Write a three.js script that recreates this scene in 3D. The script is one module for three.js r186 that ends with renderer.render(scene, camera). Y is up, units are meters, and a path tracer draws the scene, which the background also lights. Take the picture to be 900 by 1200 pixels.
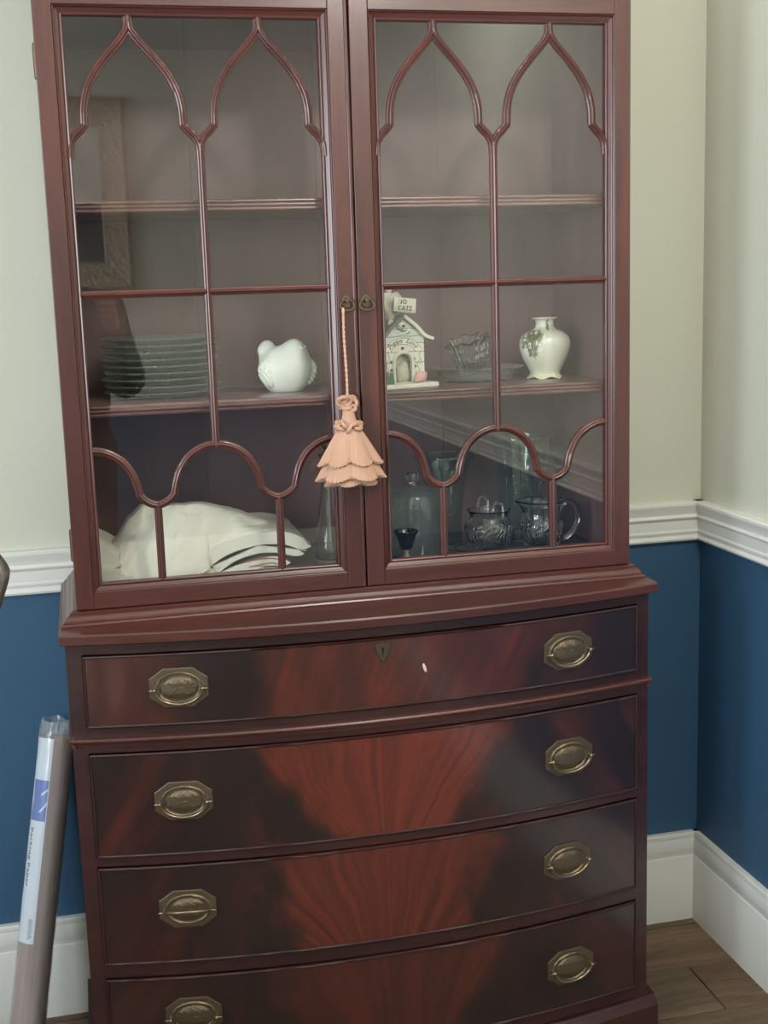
import * as THREE from 'three';
import { RectAreaLightUniformsLib } from 'three/addons/lights/RectAreaLightUniformsLib.js';
import { RoundedBoxGeometry } from 'three/addons/geometries/RoundedBoxGeometry.js';
import { mergeGeometries, mergeVertices, toCreasedNormals } from 'three/addons/utils/BufferGeometryUtils.js';
import { MarchingCubes } from 'three/addons/objects/MarchingCubes.js';

// ---------------------------------------------------------------- camera, sky, light, exposure
const scene = new THREE.Scene();
const camera = new THREE.PerspectiveCamera(2 * Math.atan(600 / 1481.8) * 180 / Math.PI, 900 / 1200, 0.005, 60);
camera.position.set(-0.4476, 1.4068, 2.4192);
camera.rotation.set(-0.1748, -0.2296, -0.0317, 'YXZ');
scene.add(camera);
scene.background = new THREE.Color(0.9, 1.05, 1.25);                  // overcast daylight outside
const renderer = new THREE.WebGLRenderer({ antialias: true });
renderer.toneMapping = THREE.LinearToneMapping;
renderer.toneMappingExposure = 1.06;
renderer.shadowMap.enabled = true;
RectAreaLightUniformsLib.init();
const WINDOWS = [[1.9, 2.55], [2.95, 3.85]], WIN_Y = [0.98, 2.2], WALL_L = -2.6, WALL_F = 4.6, CEIL = 2.55, XR = 0.8077;
const WINDOW_LIGHT = 18.5, LAMP = [0.34, 2.37, 1.88], LAMP_LIGHT = 3.0;
const lamp = new THREE.PointLight(new THREE.Color(1, 0.97, 0.92), LAMP_LIGHT); lamp.name = 'ceiling_lamp_light'; lamp.position.set(...LAMP); lamp.shadow.radius = 5; lamp.castShadow = true; scene.add(lamp);
for (const [z0, z1] of WINDOWS) {                                      // daylight through each window of the left wall
  const l = new THREE.RectAreaLight(new THREE.Color(0.9, 1.0, 1.08), WINDOW_LIGHT, z1 - z0, WIN_Y[1] - WIN_Y[0]);
  l.name = 'window_daylight'; l.position.set(WALL_L + 0.03, (WIN_Y[0] + WIN_Y[1]) / 2, (z0 + z1) / 2);
  l.lookAt(5, l.position.y, l.position.z); scene.add(l);
}

// ---------------------------------------------------------------- helpers
let seed = 7;
const rnd = () => { seed = (seed + 0x6d2b79f5) | 0; let t = Math.imul(seed ^ (seed >>> 15), 1 | seed); t = (t + Math.imul(t ^ (t >>> 7), 61 | t)) ^ t; return ((t ^ (t >>> 14)) >>> 0) / 4294967296; };
const clamp = (x, a = 0, b = 1) => Math.min(b, Math.max(a, x)), mix = (a, b, t) => a + (b - a) * t;
const sm = (a, b, x) => { const t = clamp((x - a) / (b - a)); return t * t * (3 - 2 * t); };
const hash = (x, y, s) => { let h = Math.imul(x, 374761393) + Math.imul(y, 668265263) + Math.imul(s, 1274126177); h = Math.imul(h ^ (h >>> 13), 1274126177); return ((h ^ (h >>> 16)) >>> 0) / 4294967296; };
function vn(x, y, s = 0, px = 1e6, py = 1e6) {                         // value noise, with periods
  const ix = Math.floor(x), iy = Math.floor(y), fx = x - ix, fy = y - iy, u = fx * fx * (3 - 2 * fx), v = fy * fy * (3 - 2 * fy);
  const m = (a, p) => ((a % p) + p) % p, x0 = m(ix, px), x1 = m(ix + 1, px), y0 = m(iy, py), y1 = m(iy + 1, py);
  return mix(mix(hash(x0, y0, s), hash(x1, y0, s), u), mix(hash(x0, y1, s), hash(x1, y1, s), u), v);
}
const fbm = (x, y, s = 0, px = 1e6, py = 1e6, n = 4) => { let a = 0, w = 0.5, t = 0; for (let i = 0; i < n; i++) { a += w * vn(x, y, s + i * 17, px, py); t += w; w *= 0.5; x *= 2; y *= 2; px *= 2; py *= 2; } return a / t; };
function dataTex(w, h, f, srgb = true, rep) {
  const d = new Uint8Array(w * h * 4);
  for (let j = 0; j < h; j++) for (let i = 0; i < w; i++) { const c = f((i + 0.5) / w, (j + 0.5) / h), k = (j * w + i) * 4; d[k] = clamp(c[0], 0, 255); d[k + 1] = clamp(c[1], 0, 255); d[k + 2] = clamp(c[2], 0, 255); d[k + 3] = 255; }
  const t = new THREE.DataTexture(d, w, h, THREE.RGBAFormat); t.wrapS = t.wrapT = THREE.RepeatWrapping; t.magFilter = THREE.LinearFilter; t.minFilter = THREE.LinearMipmapLinearFilter; t.generateMipmaps = true;
  if (srgb) t.colorSpace = THREE.SRGBColorSpace; if (rep) t.repeat.set(...rep); t.needsUpdate = true; return t;
}
function canvasTex(w, h, draw) { const c = document.createElement('canvas'); c.width = w; c.height = h; draw(c.getContext('2d'), w, h); const t = new THREE.CanvasTexture(c); t.colorSpace = THREE.SRGBColorSpace; t.anisotropy = 4; return t; }
const used = new Map();
function numbered(n) { const k = used.get(n) ?? 0; used.set(n, k + 1); return k ? `${n}_${String(k).padStart(3, '0')}` : n; }
const shade = (m) => { m.castShadow = m.receiveShadow = true; return m; };
function thing(name, label, category, p = [0, 0, 0], turn = 0, group) {
  const o = new THREE.Group(); o.name = numbered(name); o.position.set(...p); o.rotation.y = turn; o.userData = { label, category }; if (group) o.userData.group = group; scene.add(o); return o;
}
function part(name, geo, mat, parent, label) { const m = shade(new THREE.Mesh(geo, mat)); m.name = name; if (label) m.userData.label = label; parent.add(m); return m; }
function grp(name, parent, p = [0, 0, 0]) { const g = new THREE.Group(); g.name = name; g.position.set(...p); parent.add(g); return g; }
function struct(name, geo, mat, parent = scene) { const m = shade(new THREE.Mesh(geo, mat)); m.name = name; if (parent === scene) m.userData.kind = 'structure'; parent.add(m); return m; }
function structGroup(name) { const g = new THREE.Group(); g.name = name; g.userData.kind = 'structure'; scene.add(g); return g; }
function copyOf(src, p, turn, label) { const c = src.clone(); c.name = numbered(src.name.replace(/_\d{3}$/, '')); c.position.set(...p); c.rotation.y = turn; c.userData = { ...src.userData, label: label ?? src.userData.label }; scene.add(c); return c; }
const merge = (l) => mergeGeometries(l.map((g) => { g = g.index ? g.toNonIndexed() : g; for (const k of Object.keys(g.attributes)) if (!['position', 'normal', 'uv'].includes(k)) g.deleteAttribute(k); return g; }));
// uv in metres, u along the grain axis (0 x, 1 y, 2 z), with an offset so that pieces differ
function grain(geo, axis = 0, off = [rnd() * 3, rnd() * 3]) {
  let g = geo.index ? geo.toNonIndexed() : geo; const p = g.attributes.position, uv = new Float32Array(p.count * 2), a = new THREE.Vector3(), b = new THREE.Vector3(), c = new THREE.Vector3();
  for (let i = 0; i < p.count; i += 3) {
    a.fromBufferAttribute(p, i); b.fromBufferAttribute(p, i + 1).sub(a); c.fromBufferAttribute(p, i + 2).sub(a); b.cross(c);
    const n = [Math.abs(b.x), Math.abs(b.y), Math.abs(b.z)], d = n.indexOf(Math.max(...n)), rest = [0, 1, 2].filter((k) => k !== d), u = d === axis ? rest[0] : axis, v = rest.find((k) => k !== u);
    for (let k = 0; k < 3; k++) { const q = [p.getX(i + k), p.getY(i + k), p.getZ(i + k)]; uv[(i + k) * 2] = q[u] + off[0]; uv[(i + k) * 2 + 1] = q[v] + off[1]; }
  }
  g.setAttribute('uv', new THREE.BufferAttribute(uv, 2)); return g;
}
function box(x0, x1, y0, y1, z0, z1, r = 0.0015, axis) {
  const w = x1 - x0, h = y1 - y0, d = z1 - z0, g = r ? new RoundedBoxGeometry(w, h, d, 1, Math.min(r, w / 2.1, h / 2.1, d / 2.1)) : new THREE.BoxGeometry(w, h, d);
  g.translate((x0 + x1) / 2, (y0 + y1) / 2, (z0 + z1) / 2);
  return grain(g, axis ?? (w >= h && w >= d ? 0 : h >= d ? 1 : 2));
}
// closed loop profiles swept along rings of points: rings[i][j] = [x, y, z]
function loft(rings, { closedU = true, caps = true, crease = 0.6 } = {}) {
  const n = rings[0].length, pos = [], idx = [], uv = [];
  rings.forEach((r, i) => r.forEach((q, j) => { pos.push(...q); uv.push(i / (rings.length - 1), j / n); }));
  for (let i = 0; i + 1 < rings.length; i++) for (let j = 0; j < (closedU ? n : n - 1); j++) { const a = i * n + j, b = i * n + (j + 1) % n, c = a + n, d = b + n; idx.push(a, c, b, b, c, d); }
  if (caps) for (const [i, flip] of [[0, true], [rings.length - 1, false]]) {
    const c = rings[i].reduce((s, q) => s.map((v, k) => v + q[k] / n), [0, 0, 0]), at = pos.length / 3; pos.push(...c); uv.push(0.5, 0.5);
    for (let j = 0; j < n; j++) { const a = i * n + j, b = i * n + (j + 1) % n; flip ? idx.push(at, a, b) : idx.push(at, b, a); }
  }
  const g = new THREE.BufferGeometry(); g.setAttribute('position', new THREE.Float32BufferAttribute(pos, 3)); g.setAttribute('uv', new THREE.Float32BufferAttribute(uv, 2)); g.setIndex(idx);
  fixWinding(g, closedU && caps); return toCreasedNormals(g, crease);
}
function fixWinding(g, closed) {                                       // turn a closed mesh outwards
  if (!closed) return; const p = g.attributes.position, ix = g.index.array; let v = 0; const a = new THREE.Vector3(), b = new THREE.Vector3(), c = new THREE.Vector3();
  for (let i = 0; i < ix.length; i += 3) { a.fromBufferAttribute(p, ix[i]); b.fromBufferAttribute(p, ix[i + 1]); c.fromBufferAttribute(p, ix[i + 2]); v += a.dot(b.cross(c)); }
  if (v < 0) for (let i = 0; i < ix.length; i += 3) { const t = ix[i]; ix[i] = ix[i + 1]; ix[i + 1] = t; }
}
const lathe = (pts, n = 48, mod) => {                                  // pts [r, y]; mod(angle, k, r, y) gives another radius
  const g = new THREE.LatheGeometry(pts.map((p) => new THREE.Vector2(Math.max(p[0], 1e-5), p[1])), n);
  if (mod) { const p = g.attributes.position; for (let i = 0; i < p.count; i++) { const x = p.getX(i), z = p.getZ(i), y = p.getY(i), r = Math.hypot(x, z), a = Math.atan2(z, x), s = mod(a, y, r) / Math.max(r, 1e-6); p.setX(i, x * s); p.setZ(i, z * s); } g.computeVertexNormals(); }
  return g;
};
const smooth = (pts, n = 6) => { const c = new THREE.CatmullRomCurve3(pts.map((p) => new THREE.Vector3(p[0], p[1], p[2] ?? 0)), false, 'centripetal'); return c.getPoints((pts.length - 1) * n).map((v) => [v.x, v.y, v.z]); };
function tube(pts, r, n = 40, m = 8, closed = false) {
  const c = new THREE.CatmullRomCurve3(pts.map((p) => new THREE.Vector3(...p)), closed, 'centripetal'); return new THREE.TubeGeometry(c, n, r, m, closed);
}
// smooth union of tapered capsules, ellipsoids and so on, meshed on a grid over a box
function field(sdf, lo, hi, cell) {
  const size = Math.max(hi[0] - lo[0], hi[1] - lo[1], hi[2] - lo[2]), res = Math.ceil(size / cell) + 6, mc = new MarchingCubes(res, new THREE.MeshBasicMaterial(), false, false, 260000), half = res / 2, s = size / 2 * res / (res - 6);
  const c = [0, 1, 2].map((k) => (lo[k] + hi[k]) / 2), f = mc.field;
  for (let z = 0; z < res; z++) for (let y = 0; y < res; y++) for (let x = 0; x < res; x++) f[x + y * res + z * res * res] = -sdf(c[0] + (x - half) / half * s, c[1] + (y - half) / half * s, c[2] + (z - half) / half * s);
  mc.isolation = 0; mc.update();
  const g = new THREE.BufferGeometry(), n = mc.count, pos = new Float32Array(n * 3), nor = new Float32Array(n * 3);
  for (let i = 0; i < n; i++) for (let k = 0; k < 3; k++) { pos[i * 3 + k] = mc.positionArray[i * 3 + k] * s + c[k]; nor[i * 3 + k] = mc.normalArray[i * 3 + k]; }
  g.setAttribute('position', new THREE.BufferAttribute(pos, 3)); let q = mergeVertices(g, 1e-5); q.computeVertexNormals();
  q.setAttribute('uv', new THREE.BufferAttribute(new Float32Array(q.attributes.position.count * 2), 2)); return q;
}
const smin = (a, b, k) => { const h = Math.max(k - Math.abs(a - b), 0) / k; return Math.min(a, b) - h * h * k / 4; };
const capsule = (a, b, ra, rb) => (x, y, z) => { const d = [b[0] - a[0], b[1] - a[1], b[2] - a[2]], q = [x - a[0], y - a[1], z - a[2]], t = clamp((q[0] * d[0] + q[1] * d[1] + q[2] * d[2]) / (d[0] * d[0] + d[1] * d[1] + d[2] * d[2])); return Math.hypot(q[0] - d[0] * t, q[1] - d[1] * t, q[2] - d[2] * t) - mix(ra, rb, t); };
const ellipsoid = (c, r, turn = 0) => { const ct = Math.cos(turn), st = Math.sin(turn); return (x, y, z) => { const u = x - c[0], v = y - c[1], w = z - c[2], X = u * ct + v * st, Y = -u * st + v * ct, k0 = Math.hypot(X / r[0], Y / r[1], w / r[2]), k1 = Math.hypot(X / r[0] ** 2, Y / r[1] ** 2, w / r[2] ** 2); return k1 < 1e-9 ? -Math.min(...r) : k0 * (k0 - 1) / k1; }; };
const union = (list, k) => (x, y, z) => list.reduce((d, f) => smin(d, f(x, y, z), k), 1e3);

// ---------------------------------------------------------------- materials
const std = (o) => new THREE.MeshStandardMaterial(o), phys = (o) => new THREE.MeshPhysicalMaterial(o);
const woodTex = (dark, light, s, streak = 34, pores = 0.84) => dataTex(1024, 512, (u, v) => {
  const w = fbm(u * 4, v * 6, s + 3, 4, 6), a = fbm(u * 3 + w * 0.4, v * streak + w * 3, s, 3, streak), b = vn(u * 24, v * 260, s + 9, 24, 260), k = clamp(a * 1.5 - 0.25 + (w - 0.5) * 0.5), pore = b > 0.8 ? pores : 1;
  return [0, 1, 2].map((c) => mix(dark[c], light[c], k) * pore);
}, true, [1, 2]);
const mahoganyMap = woodTex([68, 32, 28], [94, 46, 39], 1, 22, 0.92), mahoganyBump = dataTex(512, 512, (u, v) => { const b = vn(u * 20, v * 220, 5, 20, 220) * 150 + fbm(u * 6, v * 6, 8, 6, 6) * 100; return [b, b, b]; }, false, [1, 2]);
const M = {};
M.mahogany = phys({ map: mahoganyMap, roughness: 0.42, clearcoat: 0.55, clearcoatRoughness: 0.2, bumpMap: mahoganyBump, bumpScale: 0.00015 });
M.darkMahogany = phys({ map: woodTex([46, 22, 22], [66, 33, 30], 21, 22), roughness: 0.42, clearcoat: 0.5, clearcoatRoughness: 0.2, bumpMap: mahoganyBump, bumpScale: 0.00015 });
M.interior = phys({ map: woodTex([108, 82, 80], [122, 95, 92], 41, 8, 0.97), roughness: 0.5, clearcoat: 0.25, clearcoatRoughness: 0.35 });
M.shelf = phys({ map: woodTex([84, 52, 48], [122, 84, 76], 61), roughness: 0.34, clearcoat: 0.6, clearcoatRoughness: 0.16 });
const plaster = dataTex(512, 512, (u, v) => { const b = fbm(u * 30, v * 30, 3, 30, 30) * 140 + vn(u * 160, v * 160, 4, 160, 160) * 90; return [b, b, b]; }, false, [1.4, 1.4]);
M.cream = std({ color: 0xd3d3c3, roughness: 0.75, bumpMap: plaster, bumpScale: 0.0004 });
M.blue = std({ color: 0x375c7b, roughness: 0.6, bumpMap: plaster, bumpScale: 0.0004 });
M.trim = std({ color: 0xebeae3, roughness: 0.42 });
M.ceiling = std({ color: 0xe6e4dc, roughness: 0.9 });
M.brass = phys({ color: new THREE.Color(0.2, 0.15, 0.1), metalness: 0.85, roughness: 0.45, bumpMap: dataTex(256, 256, (u, v) => { const b = fbm(u * 24, v * 24, 12, 24, 24) * 255; return [b, b, b]; }, false, [20, 20]), bumpScale: 0.0005 });
M.wornBrass = phys({ color: new THREE.Color(0.36, 0.28, 0.19), metalness: 0.9, roughness: 0.32 });
M.darkBrass = std({ color: new THREE.Color(0.15, 0.11, 0.075), metalness: 0.85, roughness: 0.45 });
M.pane = phys({ color: 0xffffff, transmission: 1, thickness: 0, roughness: 0, ior: 1.5 });
M.thinGlass = phys({ color: 0xf0f8f4, transmission: 1, thickness: 0, roughness: 0.02, ior: 1.5 });
M.crystal = phys({ color: 0xf6fbf8, transmission: 1, thickness: 0.01, roughness: 0.02, ior: 1.5, attenuationColor: new THREE.Color(0.8, 0.95, 0.9), attenuationDistance: 0.35 });
M.porcelain = phys({ color: 0xe2e6da, roughness: 0.5, clearcoat: 0.15, clearcoatRoughness: 0.3 });
M.pressed = phys({ color: 0xf2f7f3, transmission: 0.94, thickness: 0, roughness: 0.09, ior: 1.5 });
const weave = dataTex(256, 256, (u, v) => { const b = 128 + 60 * Math.sin(u * 256 * Math.PI) * Math.sin(v * 256 * Math.PI) + 60 * (fbm(u * 40, v * 40, 6, 40, 40) - 0.5); return [b, b, b]; }, false, [8, 8]);
M.linen = std({ color: 0xd8d6c6, roughness: 0.95, bumpMap: weave, bumpScale: 0.0006 });
M.peach = phys({ color: 0xc09780, roughness: 0.8, sheen: 0.4, sheenColor: new THREE.Color(1, 0.8, 0.65), sheenRoughness: 0.5 });
M.peachCord = std({ color: 0xd0aa93, roughness: 0.7 });

// ---------------------------------------------------------------- room
const RAIL = [[0, .862], [.012, .862], [.014, .866], [.012, .871], [.0105, .873], [.0105, .876], [.013, .879], [.0135, .883], [.012, .886], [.0115, .906], [.0125, .908], [.0165, .91], [.0185, .9135], [.0165, .917], [.0145, .919], [.0155, .924], [.019, .931], [.022, .939], [.022, .944], [.018, .9465], [0, .9465]];
const SKIRT = [[0, 0], [.0155, 0], [.0155, .146], [.0145, .149], [.0125, .151], [.0125, .155], [.0145, .162], [.0155, .172], [.0135, .186], [.0115, .192], [.0125, .194], [.0125, .2], [.0105, .2041], [0, .2041]];
function trimRun(profile, along, a, b, at, dir) {                      // along 'x' or 'z'; the wall face lies at `at`, the profile stands out by dir
  const rings = [a, b].map((t) => profile.map(([d, y]) => along === 'x' ? [t, y, at + dir * d] : [at + dir * d, y, t])); return loft(rings, { crease: 0.35 });
}
const T = 0.12;
const wallPiece = (x0, x1, y0, y1, z0, z1) => box(x0, x1, y0, y1, z0, z1, 0);
const SPLIT = 0.9;                                                     // the paint changes behind the chair rail
function wall(name, rects) { const g = structGroup(name); for (const [r, m] of rects) struct('wall_section', r, m, g); return g; }
wall('wall_back', [[wallPiece(WALL_L, XR + T, 0, SPLIT, -T, 0), M.blue], [wallPiece(WALL_L, XR + T, SPLIT, CEIL, -T, 0), M.cream]]);
wall('wall_right', [[wallPiece(XR, XR + T, 0, SPLIT, 0, WALL_F), M.blue], [wallPiece(XR, XR + T, SPLIT, CEIL, 0, WALL_F), M.cream]]);
wall('wall_front', [[wallPiece(WALL_L - T, XR + T, 0, SPLIT, WALL_F, WALL_F + T), M.blue], [wallPiece(WALL_L - T, XR + T, SPLIT, CEIL, WALL_F, WALL_F + T), M.cream]]);
{
  const l = [[wallPiece(WALL_L - T, WALL_L, 0, SPLIT, -T, WALL_F), M.blue], [wallPiece(WALL_L - T, WALL_L, SPLIT, WIN_Y[0], -T, WALL_F), M.cream], [wallPiece(WALL_L - T, WALL_L, WIN_Y[1], CEIL, -T, WALL_F), M.cream]];
  for (const [a, b] of [[-T, WINDOWS[0][0]], [WINDOWS[0][1], WINDOWS[1][0]], [WINDOWS[1][1], WALL_F]]) l.push([wallPiece(WALL_L - T, WALL_L, WIN_Y[0], WIN_Y[1], a, b), M.cream]);
  wall('wall_left', l);
}
struct('ceiling', wallPiece(WALL_L - T, XR + T, CEIL, CEIL + T, -T, WALL_F + T), M.ceiling);
struct('trim_1', trimRun(RAIL, 'x', WALL_L, XR, 0, 1), M.trim); struct('trim_2', trimRun(RAIL, 'z', 0, WALL_F, XR, -1), M.trim);
struct('trim_3', trimRun(RAIL, 'x', WALL_L, XR, WALL_F, -1), M.trim); struct('trim_4', trimRun(RAIL, 'z', 0, WALL_F, WALL_L, 1), M.trim);
struct('baseboard_back', trimRun(SKIRT, 'x', WALL_L, XR, 0, 1), M.trim); struct('baseboard_right', trimRun(SKIRT, 'z', 0, WALL_F, XR, -1), M.trim);
struct('baseboard_front', trimRun(SKIRT, 'x', WALL_L, XR, WALL_F, -1), M.trim); struct('baseboard_left', trimRun(SKIRT, 'z', 0, WALL_F, WALL_L, 1), M.trim);
WINDOWS.forEach(([z0, z1], i) => {
  const w = structGroup('window_' + (i + 1)), [y0, y1] = WIN_Y, x = WALL_L - 0.075, b = (n, ...a) => part(n, box(...a), M.trim, w);
  for (const z of [z0, z1 - 0.045]) b('window_frame', x, x + 0.05, y0, y1, z, z + 0.045);
  for (const y of [y0, (y0 + y1) / 2 - 0.02, y1 - 0.045]) b('window_frame', x, x + 0.05, y, y + 0.045, z0 + 0.045, z1 - 0.045);
  b('window_sill', WALL_L - 0.03, WALL_L + 0.05, y0 - 0.022, y0, z0 - 0.05, z1 + 0.05);
  for (const z of [z0 - 0.08, z1]) b('window_casing', WALL_L, WALL_L + 0.016, y0, y1 + 0.08, z, z + 0.08);
  b('window_casing', WALL_L, WALL_L + 0.016, y1, y1 + 0.08, z0, z1);
  for (const [a, c] of [[y0 + 0.045, (y0 + y1) / 2 - 0.02], [(y0 + y1) / 2 + 0.025, y1 - 0.045]]) part('window_pane', box(x + 0.022, x + 0.026, a, c, z0 + 0.045, z1 - 0.045, 0), M.pane, w);
});
{ // floor: wood planks along x, 0.162 m wide
  const f = structGroup('floor'), pw = 0.162, z00 = 0.036 - pw;
  struct('subfloor', wallPiece(WALL_L - T, XR + T, -0.1, -0.014, -T, WALL_F + T), std({ color: 0x2a221b, roughness: 1 }), f);
  const tones = [[[92, 76, 58], [138, 118, 94]], [[86, 70, 53], [126, 106, 82]], [[100, 84, 66], [146, 126, 102]], [[96, 74, 56], [134, 108, 84]]].map(([a, b], i) => std({ map: woodTex(a, b, 81 + i * 20, 26), roughness: 0.55 }));
  for (let r = 0; r < 29; r++) {
    const z0 = z00 + r * pw, z1 = Math.min(z0 + pw, WALL_F); let x = XR - 0.118 - ((r * 0.437 + 0.126) % 1.22) + (r === 3 ? 0 : 0), cuts = [XR];
    if (r === 2) x = 0.69;                                             // the end joint seen in the corner
    if (r === 1) x = 0.2; if (r === 0) x = 0.5;
    while (x > WALL_L) { cuts.push(x); x -= 1.22; } cuts.push(WALL_L);
    for (let k = 0; k + 1 < cuts.length; k++) if (cuts[k] - cuts[k + 1] > 0.01) {
      const bx = grain(new RoundedBoxGeometry(cuts[k] - cuts[k + 1] - 0.0026, 0.014, z1 - z0 - 0.003, 1, 0.0025).translate((cuts[k] + cuts[k + 1]) / 2, -0.007, (z0 + z1) / 2), 0);
      part('plank', bx, tones[(r * 7 + k * 3 + (r === 2 && k === 0 ? 1 : 0)) % 4], f);
    }
  }
}

// ---------------------------------------------------------------- china cabinet on a bow-fronted chest
const WB = 0.506, ZB = 0.3895, BOW = 0.0598, bow = (x) => BOW * (1 - (x / WB) ** 2);
const cab = thing('china_cabinet', 'tall mahogany china cabinet with arched glazed doors on a bow-fronted chest', 'cabinet');
// a profile of [dz from the bowed front line, y], or [null, y, z] for a fixed depth, swept across x
function bowSweep(x0, x1, profile, zEnd = ZB, n = 28, crease = 0.5) {
  const rings = []; for (let i = 0; i <= n; i++) { const x = mix(x0, x1, i / n); rings.push(profile.map(([d, y, z]) => [x, y, d === null ? z : zEnd + bow(x) + d])); }
  const g = loft(rings, { crease }); const p = g.attributes.position, uv = g.attributes.uv; for (let i = 0; i < p.count; i++) uv.setXY(i, p.getX(i) + 1.3, p.getY(i) + p.getZ(i) * 0.6); return g;
}
const roundedFront = (y0, y1, d0, d1, r = 0.002) => [[d0, y0], [d1 - r, y0], [d1, y0 + r], [d1, y1 - r], [d1 - r, y1], [d0, y1]];
// chest carcass
part('side_panel', box(-WB, -WB + 0.02, 0.079, 0.8625, 0.025, ZB - 0.002, 0.001, 1), M.darkMahogany, cab);
part('side_panel', box(WB - 0.02, WB, 0.079, 0.8625, 0.025, ZB - 0.002, 0.001, 1), M.darkMahogany, cab);
part('back_panel', box(-WB + 0.02, WB - 0.02, 0.079, 0.8625, 0.025, 0.04, 0, 0), M.darkMahogany, cab);
part('chest_core', bowSweep(-WB + 0.021, WB - 0.021, [[null, 0.08, 0.05], [-0.03, 0.08], [-0.03, 0.86], [null, 0.86, 0.05]]), M.darkMahogany, cab);
const XD = 0.4815;
for (const s of [-1, 1]) part('stile', bowSweep(s < 0 ? -WB : XD, s < 0 ? -XD : WB, [[-0.02, 0.079], [0, 0.079], [0, 0.8625], [-0.02, 0.8625]], ZB, 3), M.darkMahogany, cab);
const D = [[0.7197, 0.8404], [0.4955, 0.6745], [0.3031, 0.4768], [0.104, 0.2766]];
const rails = [[0.8404, 0.8625], [0.6745, 0.7197], [0.4768, 0.4955], [0.2766, 0.3031], [0.079, 0.104]];
for (const [a, b] of rails) part('rail', bowSweep(-XD, XD, roundedFront(a + 0.0008, b - 0.0008, -0.028, 0, 0.0012)), M.darkMahogany, cab);
// flame veneer over the four drawer fronts, in metres: x across, y up
const flame = dataTex(1536, 1280, (u, v) => {
  const x = (u - 0.5) * 0.98, y = 0.09 + v * 0.77, q = y > 0.69 ? 0 : y > 0.485 ? 1 : y > 0.29 ? 2 : 3, [lo, hi] = D[q], h = y - lo, t = h / (hi - lo), ax = Math.abs(x + 0.004), side = x < -0.004 ? 11 : 12;
  const n1 = fbm(x * 9, y * 9, 31 + q), n2 = fbm(x * 22 + 5, y * 16, 35 + q);
  let b, st;
  if (q) {
    // book-matched crotch figure fanning up from below the drawer
    const o = 0.05 + 0.02 * q, bend = ax / Math.pow(h + o, 0.75), s = bend + (n1 - 0.5) * 0.16;
    st = fbm(s * 26, h * 4 + q * 3, side, 1e6, 1e6, 3);
    const edge = [0, 0.075, 0.135, 0.105][q] + [0, 0.125, 0.05, 0.1][q] * Math.pow(t, 0.8) + (n2 - 0.5) * 0.08 + (n1 - 0.5) * 0.06 + (q === 1 && x > 0 ? 0.03 : 0);
    b = 1 - sm(edge - 0.03, edge + 0.045, ax);
    b *= 0.55 + 0.75 * st;
    const lobe = Math.exp(-(((ax - 0.215 - 0.03 * (q - 2)) / 0.055) ** 2)) * sm(0.42, 0.62, n2) * (1 - 0.5 * t);   // paler curls beside the fan
    b = Math.max(b, lobe * (0.5 + 0.5 * st) * (x < 0 ? 0.75 : 0.35));
    const far = sm(0.24, 0.34, ax) * fbm((x + y * 0.6 * Math.sign(x)) * 26, (y - x * 0.35) * 5, 51 + q) * 0.72; // slanting streaks by the ends
    b = Math.max(b, sm(0.16, 0.62, far) * 0.62);
    b *= [0, 1, 0.85, 0.62][q];
    if (ax < 0.0012) b *= 0.8;
  } else {
    const d = x - 0.55 * Math.sign(x + 0.001) * h * (x > 0 ? 1 : -0.6); st = fbm(d * 60, y * 7, 61, 1e6, 1e6, 3);
    const band = 0.62 * sm(-0.30, -0.36, x) + 0.7 * sm(-0.24, -0.18, x + (n1 - 0.5) * 0.08) * (1 - sm(0.19, 0.27, d + (n1 - 0.5) * 0.1)) + 0.4 * sm(0.27, 0.31, x) * (1 - sm(0.36, 0.42, x));
    b = band * (0.5 + 0.7 * st) * (0.75 + 0.5 * n2) * (1 - 0.28 * sm(0.03, 0, Math.abs(x + 0.05)));
  }
  const fine = (vn(x * 420, y * 130, 71) - 0.5) * 0.10; b = clamp(b + fine * (0.4 + b));
  const c0 = [35, 21, 22], c1 = [67, 30, 26], c2 = [108, 45, 33], k = b * 2;
  return [0, 1, 2].map((i) => k < 1 ? mix(c0[i], c1[i], k) : mix(c1[i], c2[i], k - 1));
});
flame.wrapS = flame.wrapT = THREE.ClampToEdgeWrapping;
M.flame = phys({ map: flame, roughness: 0.38, clearcoat: 0.9, clearcoatRoughness: 0.13 });
const flameUV = (g) => { const p = g.attributes.position, uv = g.attributes.uv; for (let i = 0; i < p.count; i++) uv.setXY(i, p.getX(i) / 0.98 + 0.5, (p.getY(i) - 0.09) / 0.77); return g; };
const cutOval = (rx, ry, z, seg = 40) => { const l = []; for (let i = 0; i < seg; i++) { const a = i / seg * 2 * Math.PI; l.push([rx * Math.cos(a), ry * Math.sin(a), z]); } return l; };
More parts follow.
